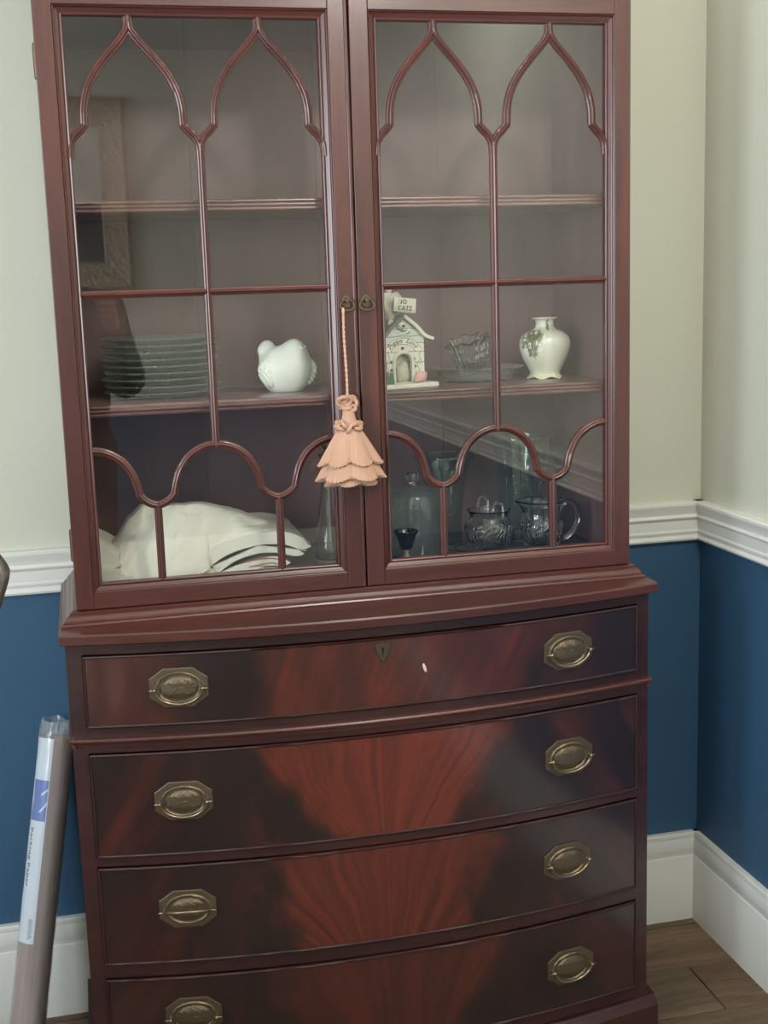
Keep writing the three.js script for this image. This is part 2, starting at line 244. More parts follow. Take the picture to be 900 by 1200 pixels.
function handleGeo() {
  const w = 0.0475, h = 0.0325, c = 0.0235, e = 0.017, o = [[-w, -h + e], [-w + c, -h], [w - c, -h], [w, -h + e], [w, h - e], [w - c, h], [-w + c, h], [-w, h - e]];
  const s = new THREE.Shape(o.map((p) => new THREE.Vector2(p[0] * 0.97, p[1] * 0.97)));
  const plate = new THREE.ExtrudeGeometry(s, { depth: 0.0012, bevelEnabled: true, bevelThickness: 0.0014, bevelSize: 0.0014, bevelSegments: 2 });
  const dish = []; for (const [k, z] of [[1.0, 0.0026], [0.97, 0.0048], [0.93, 0.0052], [0.89, 0.0042], [0.85, 0.0030]]) dish.push(cutOval(0.0385 * k, 0.0265 * k, z));
  const ring = loft(dish, { caps: false, crease: 1 });
  const boss = []; for (const [k, z] of [[1, 0.0022], [0.985, 0.0042], [0.9, 0.0056], [0.7, 0.0068], [0.4, 0.0075], [0.05, 0.0077]]) boss.push(cutOval(0.0305 * k, 0.0195 * k, z));
  const l = [plate, ring, loft(boss, { crease: 1 })];
  for (let i = 0; i < 26; i++) { const a = i * 2.4, r = Math.sqrt((i + 0.5) / 26) * 0.85; l.push(new THREE.SphereGeometry(0.0024 + 0.0012 * rnd(), 6, 4).scale(1.4, 0.8, 0.55).translate(0.0275 * r * Math.cos(a), 0.0175 * r * Math.sin(a), 0.0066 - 0.0015 * r)); }
  for (let i = 0; i < 48; i++) { const a = i / 48 * 2 * Math.PI; l.push(new THREE.SphereGeometry(0.0008, 5, 4).translate(0.0292 * Math.cos(a), 0.0186 * Math.sin(a), 0.0046)); }
  return merge(l.map((g) => grain(g, 0, [0, 0])));
}
const plateGeo = handleGeo(), postGeos = [-1, 1].map((s) => merge([new THREE.CylinderGeometry(0.0022, 0.0028, 0.011, 10).rotateX(Math.PI / 2).translate(s * 0.0385, 0, 0.007), new THREE.SphereGeometry(0.0034, 12, 8).translate(s * 0.0385, 0, 0.0135), new THREE.ConeGeometry(0.0022, 0.007, 10).rotateZ(-s * Math.PI / 2).translate(s * 0.0452, 0, 0.0125)]));
const bailGeo = (() => { const l = []; for (let i = 0; i <= 24; i++) { const a = Math.PI + Math.PI * i / 24; l.push([0.0375 * Math.cos(a), 0.0262 * Math.sin(a) - 0.0005, 0]); } return merge([tube(l, 0.0025, 48, 8), new THREE.SphereGeometry(0.0023, 10, 8).translate(-0.0375, 0, 0), new THREE.SphereGeometry(0.0023, 10, 8).translate(0.0375, 0, 0)]); })();
const handles = [[[-0.3317, 0.7827], [0.3382, 0.7781]], [[-0.3348, 0.5894], [0.3386, 0.5846]], [[-0.3388, 0.3991], [0.3341, 0.389]], [[-0.3398, 0.2045], [0.3394, 0.1842]]];
D.forEach(([a, b], q) => {
  const d = grp('drawer', cab), F = 0.0035, r = 0.0012;
  const front = bowSweep(-XD + 0.0022, XD - 0.0022, [[-0.026, a + 0.0018], [F - r, a + 0.0018], [F, a + 0.003], [F, b - 0.003], [F - r, b - 0.0018], [-0.026, b - 0.0018]], ZB, 40);
  part('drawer_front', flameUV(front), M.flame, d);
  for (const y of [a + 0.0021, b - 0.0021]) part('cock_bead', bowSweep(-XD + 0.002, XD - 0.002, [[F - 0.001, y - 0.0017], [F + 0.002, y - 0.0016], [F + 0.0031, y], [F + 0.002, y + 0.0016], [F - 0.001, y + 0.0017]], ZB, 40, 1.2), M.darkMahogany, d);
  for (const s of [-1, 1]) { const x = s * (XD - 0.0024); part('cock_bead', box(x - 0.0017, x + 0.0017, a + 0.002, b - 0.002, ZB + bow(x) - 0.006, ZB + bow(x) + F + 0.0028, 0.0012, 1), M.darkMahogany, d); }
  handles[q].forEach(([x, y], k) => {
    const h = (n, g, m) => { const o = part(n, g, m, d); o.position.set(x, y, ZB + bow(x) + F); o.rotation.y = Math.atan(2 * BOW * x / WB ** 2); return o; };
    h('handle_plate', plateGeo, M.brass); for (const pg of postGeos) h('handle_post', pg, M.wornBrass);
    const bl = h('bail', bailGeo, M.wornBrass), up = q === 2 && k === 0; bl.rotation.order = 'YXZ'; bl.translateZ(0.0125); bl.rotation.x = up ? -2.0 : 0.16;
  });
  if (q === 0) {
    const s = new THREE.Shape(); s.moveTo(-0.0125, 0.0125); s.quadraticCurveTo(-0.005, 0.0095, 0, 0.0155); s.quadraticCurveTo(0.005, 0.0095, 0.0125, 0.0125); s.quadraticCurveTo(0.0115, -0.006, 0, -0.0175); s.quadraticCurveTo(-0.0115, -0.006, -0.0125, 0.0125);
    const hole = new THREE.Path(); hole.absarc(0, 0.004, 0.0026, -0.9, Math.PI + 0.9, false); hole.lineTo(-0.0012, -0.008); hole.lineTo(0.0012, -0.008); s.holes.push(hole);
    const e = part('escutcheon', grain(new THREE.ExtrudeGeometry(s, { depth: 0.0014, bevelEnabled: true, bevelThickness: 0.0006, bevelSize: 0.0006, bevelSegments: 1 }), 0), M.darkBrass, d); e.position.set(0.0026, 0.817, ZB + BOW + F);
    part('keyhole', box(-0.0014, 0.0066, 0.806, 0.826, ZB + BOW + F - 0.001, ZB + BOW + F + 0.0003, 0), std({ color: 0x080606, roughness: 1 }), d);
    const chip = part('veneer_chip', new THREE.SphereGeometry(1, 8, 6).scale(0.0028, 0.0085, 0.0009), std({ color: 0xe9c9b4, roughness: 0.7 }), d, 'small pale chip in the veneer'); chip.position.set(0.0735, 0.7815, ZB + bow(0.0735) + F); chip.rotation.z = 0.3;
  }
});
const mid = (y) => [[-0.01, y - 0.012], [0.0015, y - 0.012], [0.0025, y - 0.006], [0.0075, y - 0.0045], [0.0105, y - 0.001], [0.0105, y + 0.001], [0.0085, y + 0.0035], [0.002, y + 0.0045], [-0.01, y + 0.0045]];
part('waist_moulding', bowSweep(-WB - 0.004, WB + 0.004, mid(0.6985)), M.mahogany, cab);
for (const s of [-1, 1]) part('waist_moulding', loft([0.03, ZB + 0.008].map((z) => mid(0.6985).map(([d, y]) => [s * (WB + d * 0.5), y, z])), { crease: 0.4 }), M.mahogany, cab);
part('plinth', bowSweep(-0.5216, 0.5216, [[null, 0, 0.03], [0.0219, 0], [0.0219, 0.066], [0.017, 0.072], [0.009, 0.0755], [0.006, 0.0791], [null, 0.0791, 0.03]]), M.darkMahogany, cab);
part('countertop', bowSweep(-0.5141, 0.5141, [[null, 0.8625, 0.02], [0.019, 0.8625], [0.0222, 0.8645], [0.0225, 0.878], [0.0205, 0.8808], [0.0175, 0.8813], [null, 0.8813, 0.02]], ZB, 40), M.mahogany, cab);
// hutch
const HX = 0.4836, ZD = 0.3589, ZI = 0.334, HT = 1.96, DECK = 0.925;
const baseProf = () => [[0, .8813], [.0265, .8813], [.0268, .8845], [.0255, .8868], [.0225, .8876], [.0205, .888], [.0203, .8912], [.0185, .8952], [.0155, .898], [.0125, .8992], [.0112, .8996], [.0112, .9025], [.0095, .9045], [.006, .9062], [0, .9062]];
part('base_moulding', grain(loft([-HX - 0.026, HX + 0.026].map((x) => baseProf().map(([d, y]) => [x + (x < 0 ? 1 : -1) * (0.0265 - d), y, 0.345 + d])), { crease: 0.4 }), 0), M.mahogany, cab);
for (const s of [-1, 1]) part('base_moulding', grain(loft([0.03, 0.345 + 0.0265].map((z, i) => baseProf().map(([d, y]) => [s * (HX - 0.0005 + d * 0.98), y, i ? 0.345 + d : z])), { crease: 0.4 }), 2), M.mahogany, cab);
for (const s of [-1, 1]) part('side_panel', box(s < 0 ? -HX : HX - 0.02, s < 0 ? -HX + 0.02 : HX, 0.882, HT, 0.03, ZI, 0.001, 1), M.interior, cab);
const hutchBack = grp('back_panel', cab); for (let i = 0; i < 4; i++) { const w = (2 * HX - 0.04) / 4, x = -HX + 0.02 + i * w; part('back_board', box(x + 0.0002, x + w - 0.0002, 0.9, HT, 0.03, 0.042, 0.0003, 1), M.interior, hutchBack); }
part('hutch_floor', box(-HX + 0.02, HX - 0.02, 0.882, DECK, 0.042, ZI, 0.001, 0), M.darkMahogany, cab);
part('hutch_top', box(-HX + 0.02, HX - 0.02, HT - 0.022, HT, 0.042, ZI, 0.001, 0), M.interior, cab);
const CORN = [[0, HT - 0.012], [.004, HT - .012], [.006, HT], [.012, HT + .012], [.03, HT + .034], [.046, HT + .044], [.05, HT + .05], [.05, HT + .062], [0, HT + .062]];
part('cornice', grain(loft([-1, 1].map((s) => CORN.map(([d, y]) => [s * (HX + d), y, ZD - 0.02 + d])), { crease: 0.4 }), 0), M.mahogany, cab);
for (const s of [-1, 1]) part('cornice', grain(loft([0, 1].map((i) => CORN.map(([d, y]) => [s * (HX + d), y, i ? ZD - 0.02 + d : 0.03])), { crease: 0.4 }), 2), M.mahogany, cab);
part('cornice_top', box(-HX, HX, HT, HT + 0.06, 0.03, ZD - 0.02, 0, 0), M.mahogany, cab);
function shelf(y, name = 'shelf') { // reeded front edge
  const t = 0.019, zf = 0.316, prof = [[0.044, y - t], [zf - 0.003, y - t]]; for (let k = 0; k < 3; k++) { const c = y - t + (k + 0.5) * t / 3; for (let i = 0; i <= 6; i++) { const a = -Math.PI / 2 + Math.PI * i / 6; prof.push([zf - 0.003 + 0.003 * Math.cos(a), c + t / 6.3 * Math.sin(a)]); } } prof.push([zf - 0.003, y], [0.044, y]);
  part(name, grain(loft([-HX + 0.021, HX - 0.021].map((x) => prof.map(([z, yy]) => [x, yy, z])), { crease: 0.7 }), 0), M.shelf, cab);
}
const SH = 1.2335; shelf(1.5575); shelf(SH);
// doors: all shapes in the right door's own x from XC, mirrored by s for the left one
const XC = 0.2425, FR = [0.0328, 0.4551, 0.9328, 1.8439], TOP = 1.829, BOT = 0.9478, BAR = 1.411;
const ogee = smooth([[0.0008, 1.83], [0.0018, 1.8125], [0.0095, 1.8], [0.0215, 1.786], [0.0345, 1.772], [0.0545, 1.747], [0.0678, 1.722], [0.0742, 1.697], [0.0757, 1.668]], 5).map((p) => [p[0], p[1]]);
const foot = smooth([[0.0745, 1.6705], [0.083, 1.6605], [0.0925, 1.651], [0.0985, 1.639], [0.1, 1.62]], 4).map((p) => [p[0], p[1]]);
const arch = smooth([[0, 1.1645], [0.015, 1.1627], [0.03, 1.1572], [0.045, 1.147], [0.0555, 1.135], [0.0642, 1.1185], [0.0698, 1.1], [0.0722, 1.087]], 4).map((p) => [p[0], p[1]]);
const archFoot = smooth([[0.0712, 1.0885], [0.079, 1.0795], [0.09, 1.0725], [0.1, 1.0697]], 4).map((p) => [p[0], p[1]]);
const MP = [[-0.0064, -0.004], [-0.0064, 0.0012], [-0.005, 0.0026], [-0.0034, 0.003], [-0.0026, 0.0052], [-0.0012, 0.0068], [0, 0.0072], [0.0012, 0.0068], [0.0026, 0.0052], [0.0034, 0.003], [0.005, 0.0026], [0.0064, 0.0012], [0.0064, -0.004]];
const ZG = 0.3475;                                                     // the glass
function muntinGeo(pts) {
  const rings = pts.map((p, i) => { const a = pts[Math.max(0, i - 1)], b = pts[Math.min(pts.length - 1, i + 1)], l = Math.hypot(b[0] - a[0], b[1] - a[1]), nx = -(b[1] - a[1]) / l, ny = (b[0] - a[0]) / l; return MP.map(([d, z]) => [p[0] + nx * d, p[1] + ny * d, ZG + z]); });
  const g = loft(rings, { crease: 0.55 }); return grain(g, 1);
}
for (const s of [-1, 1]) {
  const door = grp('door', cab), X = (dx) => s * (XC + dx), add = (n, g, m, l) => part(n, g, m, door, l), bx = (a, b, ...r) => box(Math.min(s * a, s * b), Math.max(s * a, s * b), ...r);
  door.userData.label = s < 0 ? 'left glazed door with ogee arched muntins' : 'right glazed door with ogee arched muntins';
  const DB = 0.9068, DT = 1.94;
  add('stile', bx(FR[1], HX, DB, DT, ZD - 0.022, ZD, 0.0015, 1), M.mahogany); add('stile', bx(0.0018, FR[0], DB, DT, ZD - 0.022, ZD, 0.0015, 1), M.mahogany);
  add('rail', bx(FR[0], FR[1], DB, FR[2], ZD - 0.022, ZD, 0.001, 0), M.mahogany); add('rail', bx(FR[0], FR[1], FR[3], DT, ZD - 0.022, ZD, 0.001, 0), M.mahogany);
  // sloping glazing mould round the opening: four mitred runs
  const mould = [[0, -0.0015], [0.0012, 0.0004], [0.0026, -0.001], [0.0034, -0.0042], [0.0062, -0.0052], [0.009, -0.0075], [0.0102, -0.0078], [0.0114, -0.0056], [0.0132, -0.0048], [0.0146, -0.006], [0.0152, -0.0085], [0.0152, -0.018], [0, -0.018]];
  const [a, b, c, d] = FR, cornerAt = (k, o) => [[a + o, c + o], [b - o, c + o], [b - o, d - o], [a + o, d - o]][k % 4];
  for (let k = 0; k < 4; k++) add('glazing_mould', grain(loft([k, k + 1].map((q) => mould.map(([o, z]) => { const p = cornerAt(q, o); return [s * p[0], p[1], ZD + z]; })), { crease: 0.5 }), k % 2), M.mahogany);
  const line = (pts) => add('muntin', muntinGeo(pts.map(([x, y]) => [X(x), y])), M.mahogany);
  line([[-0.198, BAR], [0.2, BAR]]); line([[0, 1.64], [0, 1.1605]]); line([[-0.1, 1.074], [-0.1, BOT - 0.002]]); line([[0.1, 1.074], [0.1, BOT - 0.002]]);
  for (const ap of [-0.1, 0.1]) for (const e of [-1, 1]) { line(ogee.map(([x, y]) => [ap + e * x, y])); line(foot.map(([x, y]) => [ap + e * x, y])); }
  line([...arch].reverse().map(([x, y]) => [-x, y]).concat(arch.slice(1))); for (const e of [-1, 1]) { line(archFoot.map(([x, y]) => [e * x, y])); line(arch.map(([x, y]) => [e * (0.2 - x), y])); line(archFoot.map(([x, y]) => [e * (0.2 - x), y])); }
  // panes, cut to the tracery
  const og = [...ogee, ...foot], ar = [...arch, ...archFoot], L = (ap, e, l) => l.map(([x, y]) => [ap + e * x, y]), rev = (l) => [...l].reverse();
  const cells = [];
  for (const ap of [-0.1, 0.1]) cells.push([[ap - 0.1, BAR], [ap + 0.1, BAR], ...rev(L(ap, 1, og)), ...L(ap, -1, og)]);
  cells.push([[-0.2, TOP], ...L(-0.1, -1, og)], [...L(-0.1, 1, og), ...rev(L(0.1, -1, og))], [...L(0.1, 1, og), [0.2, TOP]]);
  for (const e of [-1, 1]) cells.push([[0, BAR], ...L(0, e, ar), ...rev(L(e * 0.2, -e, ar)), [e * 0.2, BAR]], [[e * 0.2, BOT - 0.003], [e * 0.1, BOT - 0.003], ...rev(L(e * 0.2, -e, ar))]);
  cells.push([[-0.1, BOT - 0.003], [0.1, BOT - 0.003], ...rev(L(0, 1, ar)), ...L(0, -1, ar)]);
  for (const cell of cells) {
    const g = new THREE.ExtrudeGeometry(new THREE.Shape(cell.map(([x, y]) => new THREE.Vector2(X(x), y))), { depth: 0.0025, bevelEnabled: false }); g.translate(0, 0, ZG - 0.0025); add('glass_pane', g, M.pane);
  }
  // ring pull: backplate, loop
  const px = s < 0 ? -0.0185 : 0.0145, py = 1.3845;
  const plate = new THREE.Shape(); plate.absellipse(0, 0, 0.0075, 0.0095, 0, 2 * Math.PI); const pl = add('pull_plate', grain(new THREE.ExtrudeGeometry(plate, { depth: 0.001, bevelEnabled: true, bevelThickness: 0.0008, bevelSize: 0.0008, bevelSegments: 2 }), 0), M.darkBrass); pl.position.set(px, py + 0.003, ZD);
  const lug = add('pull_post', new THREE.CylinderGeometry(0.0035, 0.0042, 0.009, 14).rotateX(Math.PI / 2), M.darkBrass); lug.position.set(px, py + 0.005, ZD + 0.0045);
  const loop = [[-0.0035, 0.004], [-0.008, 0.0015], [-0.0118, -0.005], [-0.0085, -0.0115], [0, -0.0135], [0.0085, -0.0115], [0.0118, -0.005], [0.008, 0.0015], [0.0035, 0.004], [0, 0.0035]].map(([x, y]) => [x, y, 0]);
  const rg = add('ring_pull', tube(loop, 0.0016, 60, 8, true), M.darkBrass); rg.position.set(px, py + 0.002, ZD + 0.0065); rg.rotation.x = -0.12;
  for (const y of [1.7645, 1.011]) { const l = [new THREE.CylinderGeometry(0.0038, 0.0038, 0.046, 12), new THREE.SphereGeometry(0.0036, 10, 8).translate(0, 0.024, 0), new THREE.SphereGeometry(0.0036, 10, 8).translate(0, -0.024, 0), new THREE.BoxGeometry(0.002, 0.046, 0.02).translate(s * -0.001, 0, -0.01)]; const h = add('hinge', merge(l), M.darkBrass); h.position.set(s * (HX - 0.0002), y, ZD - 0.0235); }
}
{ const g = new THREE.CylinderGeometry(0.0042, 0.0042, 1.03, 12, 1); g.scale(0.8, 1, 0.7); part('meeting_bead', grain(g.translate(-0.0042, 1.4235, ZD - 0.0006), 1), M.mahogany, cab); }

// ---------------------------------------------------------------- tassel on the left ring pull
{
  const t = thing('tassel', 'peach silk key tassel hanging by its cord from the left door pull', 'tassel'), cx = -0.0275, cz = ZD + 0.034;
  const cord = []; for (let i = 0; i <= 30; i++) { const k = i / 30; cord.push([mix(-0.0262, -0.0262, k) - 0.0006 * Math.sin(k * 6), mix(1.371, 1.229, k), mix(ZD + 0.009, cz - 0.016, k)]); }
  const tw = (ph) => cord.map(([x, y, z], i) => [x + 0.0011 * Math.cos(i * 1.9 + ph), y, z + 0.0011 * Math.sin(i * 1.9 + ph)]);
  part('cord', merge([tube(tw(0), 0.0014, 150, 6), tube(tw(Math.PI), 0.0014, 150, 6), tube([[-0.0262, 1.3715, ZD + 0.006], [-0.0262, 1.3765, ZD + 0.0085], [-0.0262, 1.374, ZD + 0.0115], [-0.0262, 1.366, ZD + 0.01]], 0.0022, 20, 8)]), M.peachCord, t);
  const K = []; for (let i = 0; i < 9; i++) { const a = i * 2.4, r = 0.0095; K.push(new THREE.TorusGeometry(0.0062, 0.0036, 8, 16).rotateX(a).rotateY(a * 1.3).translate(cx + r * Math.cos(a) * (i < 8), 1.222 + 0.0075 * Math.sin(i * 1.7), cz - 0.012 + r * 0.7 * Math.sin(a))); }
  part('knot', merge(K), M.peach, t);
  const flat = (g, y) => g.scale(1, 1, 0.62).translate(cx, y, cz - 0.004);
  const pl = (n, amp) => (a, y, r) => r * (1 + amp * Math.sin(a * n + 2 * Math.sin(a * 3)) + amp * 0.6 * Math.sin(a * n * 2.7 + 1));
  part('neck', flat(lathe([[0.0095, 0], [0.0098, -0.006], [0.0112, -0.013], [0.0145, -0.02], [0.0185, -0.027]], 72, pl(22, 0.035)), 1.212), M.peach, t);
  const R = []; for (let i = 0; i < 15; i++) { const a = i / 15 * 2 * Math.PI, j = 0.5 + rnd(); R.push(new THREE.TorusGeometry(0.0058, 0.0036, 8, 14).rotateY(a * 2 + j).rotateX(j * 1.5).translate(cx + 0.0185 * Math.cos(a), 1.1855 + 0.004 * Math.sin(i * 2.9), cz - 0.006 + 0.0125 * Math.sin(a))); }
  part('ruffle', merge(R), M.peach, t);
  const tier = (r0, r1, y0, y1, n, ph) => {
    const rings = []; for (let i = 0; i <= 10; i++) { const k = i / 10, r = mix(r0, r1, Math.pow(k, 0.8)); rings.push([]); for (let j = 0; j < 260; j++) { const a = j / 260 * 2 * Math.PI, clump = Math.abs(Math.sin(a * n / 2 + ph)), st = Math.sin(j * 2.4) * 0.5 + Math.sin(j * 1.31) * 0.5, w = r * (0.86 + 0.16 * Math.pow(clump, 0.5) * (0.4 + k)) + st * 0.0011 * (0.3 + k); rings[i].push([cx + w * Math.cos(a), mix(y0, y1, k) + (k > 0.9 ? st * 0.0016 + (1 - clump) * 0.008 * k : 0), cz - 0.004 + 0.6 * w * Math.sin(a)]); } }
    for (let i = 1; i <= 3; i++) rings.push(rings[10].map(([x, y, z], j) => [mix(cx, x, 1 - i * 0.3), y + (i === 1 ? 0.0012 * Math.sin(j * 5.1) : 0), mix(cz - 0.004, z, 1 - i * 0.3)]));
    return loft(rings, { crease: 0.9 });
  };
  part('fringe', tier(0.016, 0.0515, 1.186, 1.1225, 7, 0.4), M.peach, t); part('fringe', tier(0.036, 0.0555, 1.142, 1.0975, 6, 1.3), M.peach, t); part('fringe', tier(0.03, 0.042, 1.12, 1.0885, 5, 0.2), M.peach, t);
}

// ---------------------------------------------------------------- things on the middle shelf
{ // stack of nine pressed glass plates
  const prof = [[0.001, 0.003], [0.055, 0.003], [0.066, 0.0045], [0.075, 0.008], [0.0955, 0.0115], [0.1, 0.0128], [0.101, 0.0142], [0.0995, 0.0152], [0.094, 0.0145], [0.074, 0.0112], [0.064, 0.0075], [0.054, 0.006], [0.001, 0.006]];
  const rib = (a, y, r) => r > 0.06 ? r * (1 + 0.012 * Math.cos(a * 36) * sm(0.06, 0.095, r)) : r, g = lathe(prof.flatMap((p, i) => i + 1 < prof.length ? [p, [(p[0] + prof[i + 1][0]) / 2, (p[1] + prof[i + 1][1]) / 2]] : [p]), 144, rib);
  const pp = g.attributes.position; for (let i = 0; i < pp.count; i++) { const x = pp.getX(i), z = pp.getZ(i), r = Math.hypot(x, z), a = Math.atan2(z, x); if (r > 0.06) pp.setY(i, pp.getY(i) + 0.0011 * Math.cos(a * 36 + (r - 0.06) * 260) * sm(0.06, 0.075, r)); } g.computeVertexNormals();
  const knobs = []; for (let k = 0; k < 60; k++) { const a = k / 60 * 2 * Math.PI; knobs.push(new THREE.SphereGeometry(0.0026, 8, 6).scale(1, 0.8, 1).translate(0.0985 * Math.cos(a), 0.0138, 0.0985 * Math.sin(a))); }
  const nth = ['lowest', 'second from the bottom', 'third from the bottom', 'fourth from the bottom', 'middle one', 'fourth from the top', 'third from the top', 'second from the top', 'topmost'];
  const t0 = thing('glass_plate', '', 'plate', [-0.312, SH - 0.003, 0.175], 0, 'stacked pressed glass plates on the middle shelf'); part('plate_body', g, M.pressed, t0); part('beaded_rim', merge(knobs), M.pressed, t0);
  nth.forEach((n, k) => { const l = `ribbed clear glass plate, ${n} in the stack on the middle shelf`; if (!k) { t0.userData.label = l; return; } copyOf(t0, [-0.312 + 0.003 * Math.sin(k * 2.3), SH - 0.003 + k * 0.0114, 0.175 + 0.003 * Math.cos(k * 1.7)], k * 0.4, l); });
}
{ // white ceramic bird
  const b = thing('ceramic_bird', 'plump white glazed ceramic bird with raised tail on the middle shelf', 'figurine', [-0.0985, SH, 0.2], -0.12), S = 1.0;
  const f = union([ellipsoid([0, 0.033, 0], [0.0445, 0.042, 0.039]), ellipsoid([0.008, 0.046, 0.003], [0.036, 0.028, 0.033]), ellipsoid([-0.012, 0.046, -0.002], [0.03, 0.026, 0.028])], 0.02), head = union([f, ellipsoid([0.0166, 0.0705, 0.008], [0.0195, 0.0215, 0.02])], 0.014), tail = capsule([-0.02, 0.042, -0.01], [-0.0305, 0.0765, -0.014], 0.018, 0.0135), tail2 = capsule([-0.024, 0.045, -0.006], [-0.0395, 0.072, -0.008], 0.015, 0.008);
  const base = union([head, tail, tail2], 0.009), bird = (x, y, z) => Math.max(base(x, y, z), -y);
  const mk = (n, s, lo, hi) => part(n, field((x, y, z) => s(x / S, y / S, z / S) * S, lo, hi, n === 'wing' ? 0.001 : 0.0016), M.porcelain, b);
  mk('body', bird, [-0.055, -0.006, -0.05], [0.055, 0.096, 0.05]);
  const wing = (cx, cz, t) => (x, y, z) => { const w = ellipsoid([cx, 0.033, cz], [0.0165, 0.025, 0.012], t)(x, y, z), q = (x - cx) + (y - 0.034) * 0.7; return w + (y < 0.036 ? 0.0022 * Math.max(0, Math.sin(q * 750)) : 0.002 * Math.max(0, Math.sin(x * 650) * Math.sin(y * 650))); };
  mk('wing', wing(-0.032, 0.024, 0.35), [-0.055, 0.005, 0], [-0.008, 0.064, 0.04]); mk('wing', wing(0.0375, 0.006, -0.2), [0.012, 0.005, -0.02], [0.058, 0.064, 0.03]);
  part('beak', new THREE.ConeGeometry(0.0042, 0.011, 10).rotateX(1.9).rotateY(0.5).translate(0.0285, 0.0755, 0.0275), M.porcelain, b);
  for (const [x, z] of [[0.0115, 0.0262], [0.0345, 0.0185]]) part('eye', new THREE.SphereGeometry(0.0022, 8, 6).translate(x, 0.0775, z), M.porcelain, b);
}
{ // doghouse figurine
  const t = thing('doghouse_figurine', 'painted ceramic doghouse figurine with a puppy on the roof holding a sign', 'figurine', [0.0835, SH, 0.238], 0.3); t.scale.set(1, 0.91, 1);
  const cream = phys({ color: 0xd6d3c0, roughness: 0.45, clearcoat: 0.3, clearcoatRoughness: 0.2 }), roofM = phys({ color: 0x6d6f66, roughness: 0.5, clearcoat: 0.3, clearcoatRoughness: 0.2 });
  part('base', new RoundedBoxGeometry(0.118, 0.011, 0.105, 3, 0.004).translate(0.006, 0.0055, 0.004), cream, t);
  const W = 0.043, E = 0.098, P = 0.133, Z1 = 0.042, front = canvasTex(512, 800, (c, w, h) => {
    const X = (x) => (x + W) / (2 * W) * w, Y = (y) => h - (y - 0.011) / (P - 0.011) * h; c.fillStyle = '#d9d8c6'; c.fillRect(0, 0, w, h); c.fillStyle = '#c9d0c4'; c.fillRect(0, 0, w, Y(0.088));
    c.strokeStyle = '#55564c'; c.lineWidth = 7; for (const y of [0.03, 0.05, 0.07, 0.0865, 0.1, 0.114]) { c.beginPath(); for (let i = 0; i <= 10; i++) c.lineTo(i * w / 10, Y(y) + 5 * Math.sin(i * 1.3 + y * 300)); c.stroke(); }
    c.lineWidth = 5; for (const [x, y] of [[-0.03, 0.05], [0.033, 0.045], [0.029, 0.028], [-0.034, 0.03]]) { c.beginPath(); c.moveTo(X(x), Y(y)); c.bezierCurveTo(X(x + 0.01), Y(y + 0.01), X(x - 0.008), Y(y + 0.014), X(x + 0.004), Y(y + 0.026)); c.stroke(); }
    c.fillStyle = '#8f8c82'; c.beginPath(); c.ellipse(X(0.004), Y(0.1075), 70, 26, 0.1, 0, 7); c.fill(); c.strokeStyle = '#e8e6d6'; c.lineWidth = 18; c.beginPath(); c.arc(X(0.002), Y(0.117), 74, 0.2, 2.7); c.stroke();
    const ax = X(0), ay = Y(0.06); c.lineWidth = 74; c.strokeStyle = '#e4e2d0'; c.beginPath(); c.arc(ax, ay, 202, Math.PI * 1.13, Math.PI * 1.87); c.stroke(); c.lineWidth = 5; c.strokeStyle = '#3c3b34'; for (const r of [166, 240]) { c.beginPath(); c.arc(ax, ay, r, Math.PI * 1.13, Math.PI * 1.87); c.stroke(); }
    c.fillStyle = '#38372f'; c.font = 'italic bold 72px serif'; c.textAlign = 'center'; const s = 'Puppy Love'; [...s].forEach((ch, i) => { const a = Math.PI * (1.19 + 0.62 * (i + 0.5) / s.length); c.save(); c.translate(ax + 190 * Math.cos(a), ay + 190 * Math.sin(a)); c.rotate(a + Math.PI / 2); c.fillText(ch, 0, 8); c.restore(); });
    c.fillStyle = '#26251f'; for (const [x, y] of [[-0.0235, 0.022], [-0.0235, 0.037], [-0.0235, 0.052], [-0.001, 0.077], [0.0215, 0.056], [0.0235, 0.042]]) { c.beginPath(); c.arc(X(x), Y(y), 19, 0, 7); c.fill(); }
  });
  const s = new THREE.Shape([[-W, 0.011], [W, 0.011], [W, E], [0, P], [-W, E]].map((p) => new THREE.Vector2(...p))), hole = new THREE.Path(); hole.moveTo(-0.0165, 0.0125); hole.lineTo(-0.0165, 0.05); hole.absarc(0, 0.05, 0.0165, Math.PI, 0, true); hole.lineTo(0.0165, 0.0125); s.holes.push(hole);
  const fg = new THREE.ExtrudeGeometry(s, { depth: 0.006, bevelEnabled: false }); { const u = fg.attributes.uv, p = fg.attributes.position; for (let i = 0; i < u.count; i++) u.setXY(i, (p.getX(i) + W) / (2 * W), (p.getY(i) - 0.011) / (P - 0.011)); }
  part('front_wall', fg.translate(0, 0, Z1 - 0.006), phys({ map: front, roughness: 0.45, clearcoat: 0.3 }), t, 'front wall painted with an arched banner reading Puppy Love');
  const sb = new THREE.Shape([[-W, 0.011], [W, 0.011], [W, E], [0, P], [-W, E]].map((p) => new THREE.Vector2(...p))); part('house_body', new THREE.ExtrudeGeometry(sb, { depth: 0.066, bevelEnabled: false }).translate(0, 0, -0.04), cream, t);
  for (const e of [-1, 1]) { const r = smooth([[e * -0.002, P + 0.003], [e * 0.022, P - 0.016], [e * 0.04, E + 0.0], [e * 0.058, E - 0.008]], 5), rings = r.map(([x, y], i) => { const q = r[Math.min(i + 1, r.length - 1)], o = r[Math.max(i - 1, 0)], l = Math.hypot(q[0] - o[0], q[1] - o[1]), nx = -(q[1] - o[1]) / l * e, ny = (q[0] - o[0]) / l * e; return [[x, y, -0.048], [x + nx * 0.006, y + ny * 0.006, -0.048], [x + nx * 0.006, y + ny * 0.006, 0.05], [x, y, 0.05]]; }); part('roof_slope', loft(rings), e < 0 ? roofM : cream, t); }
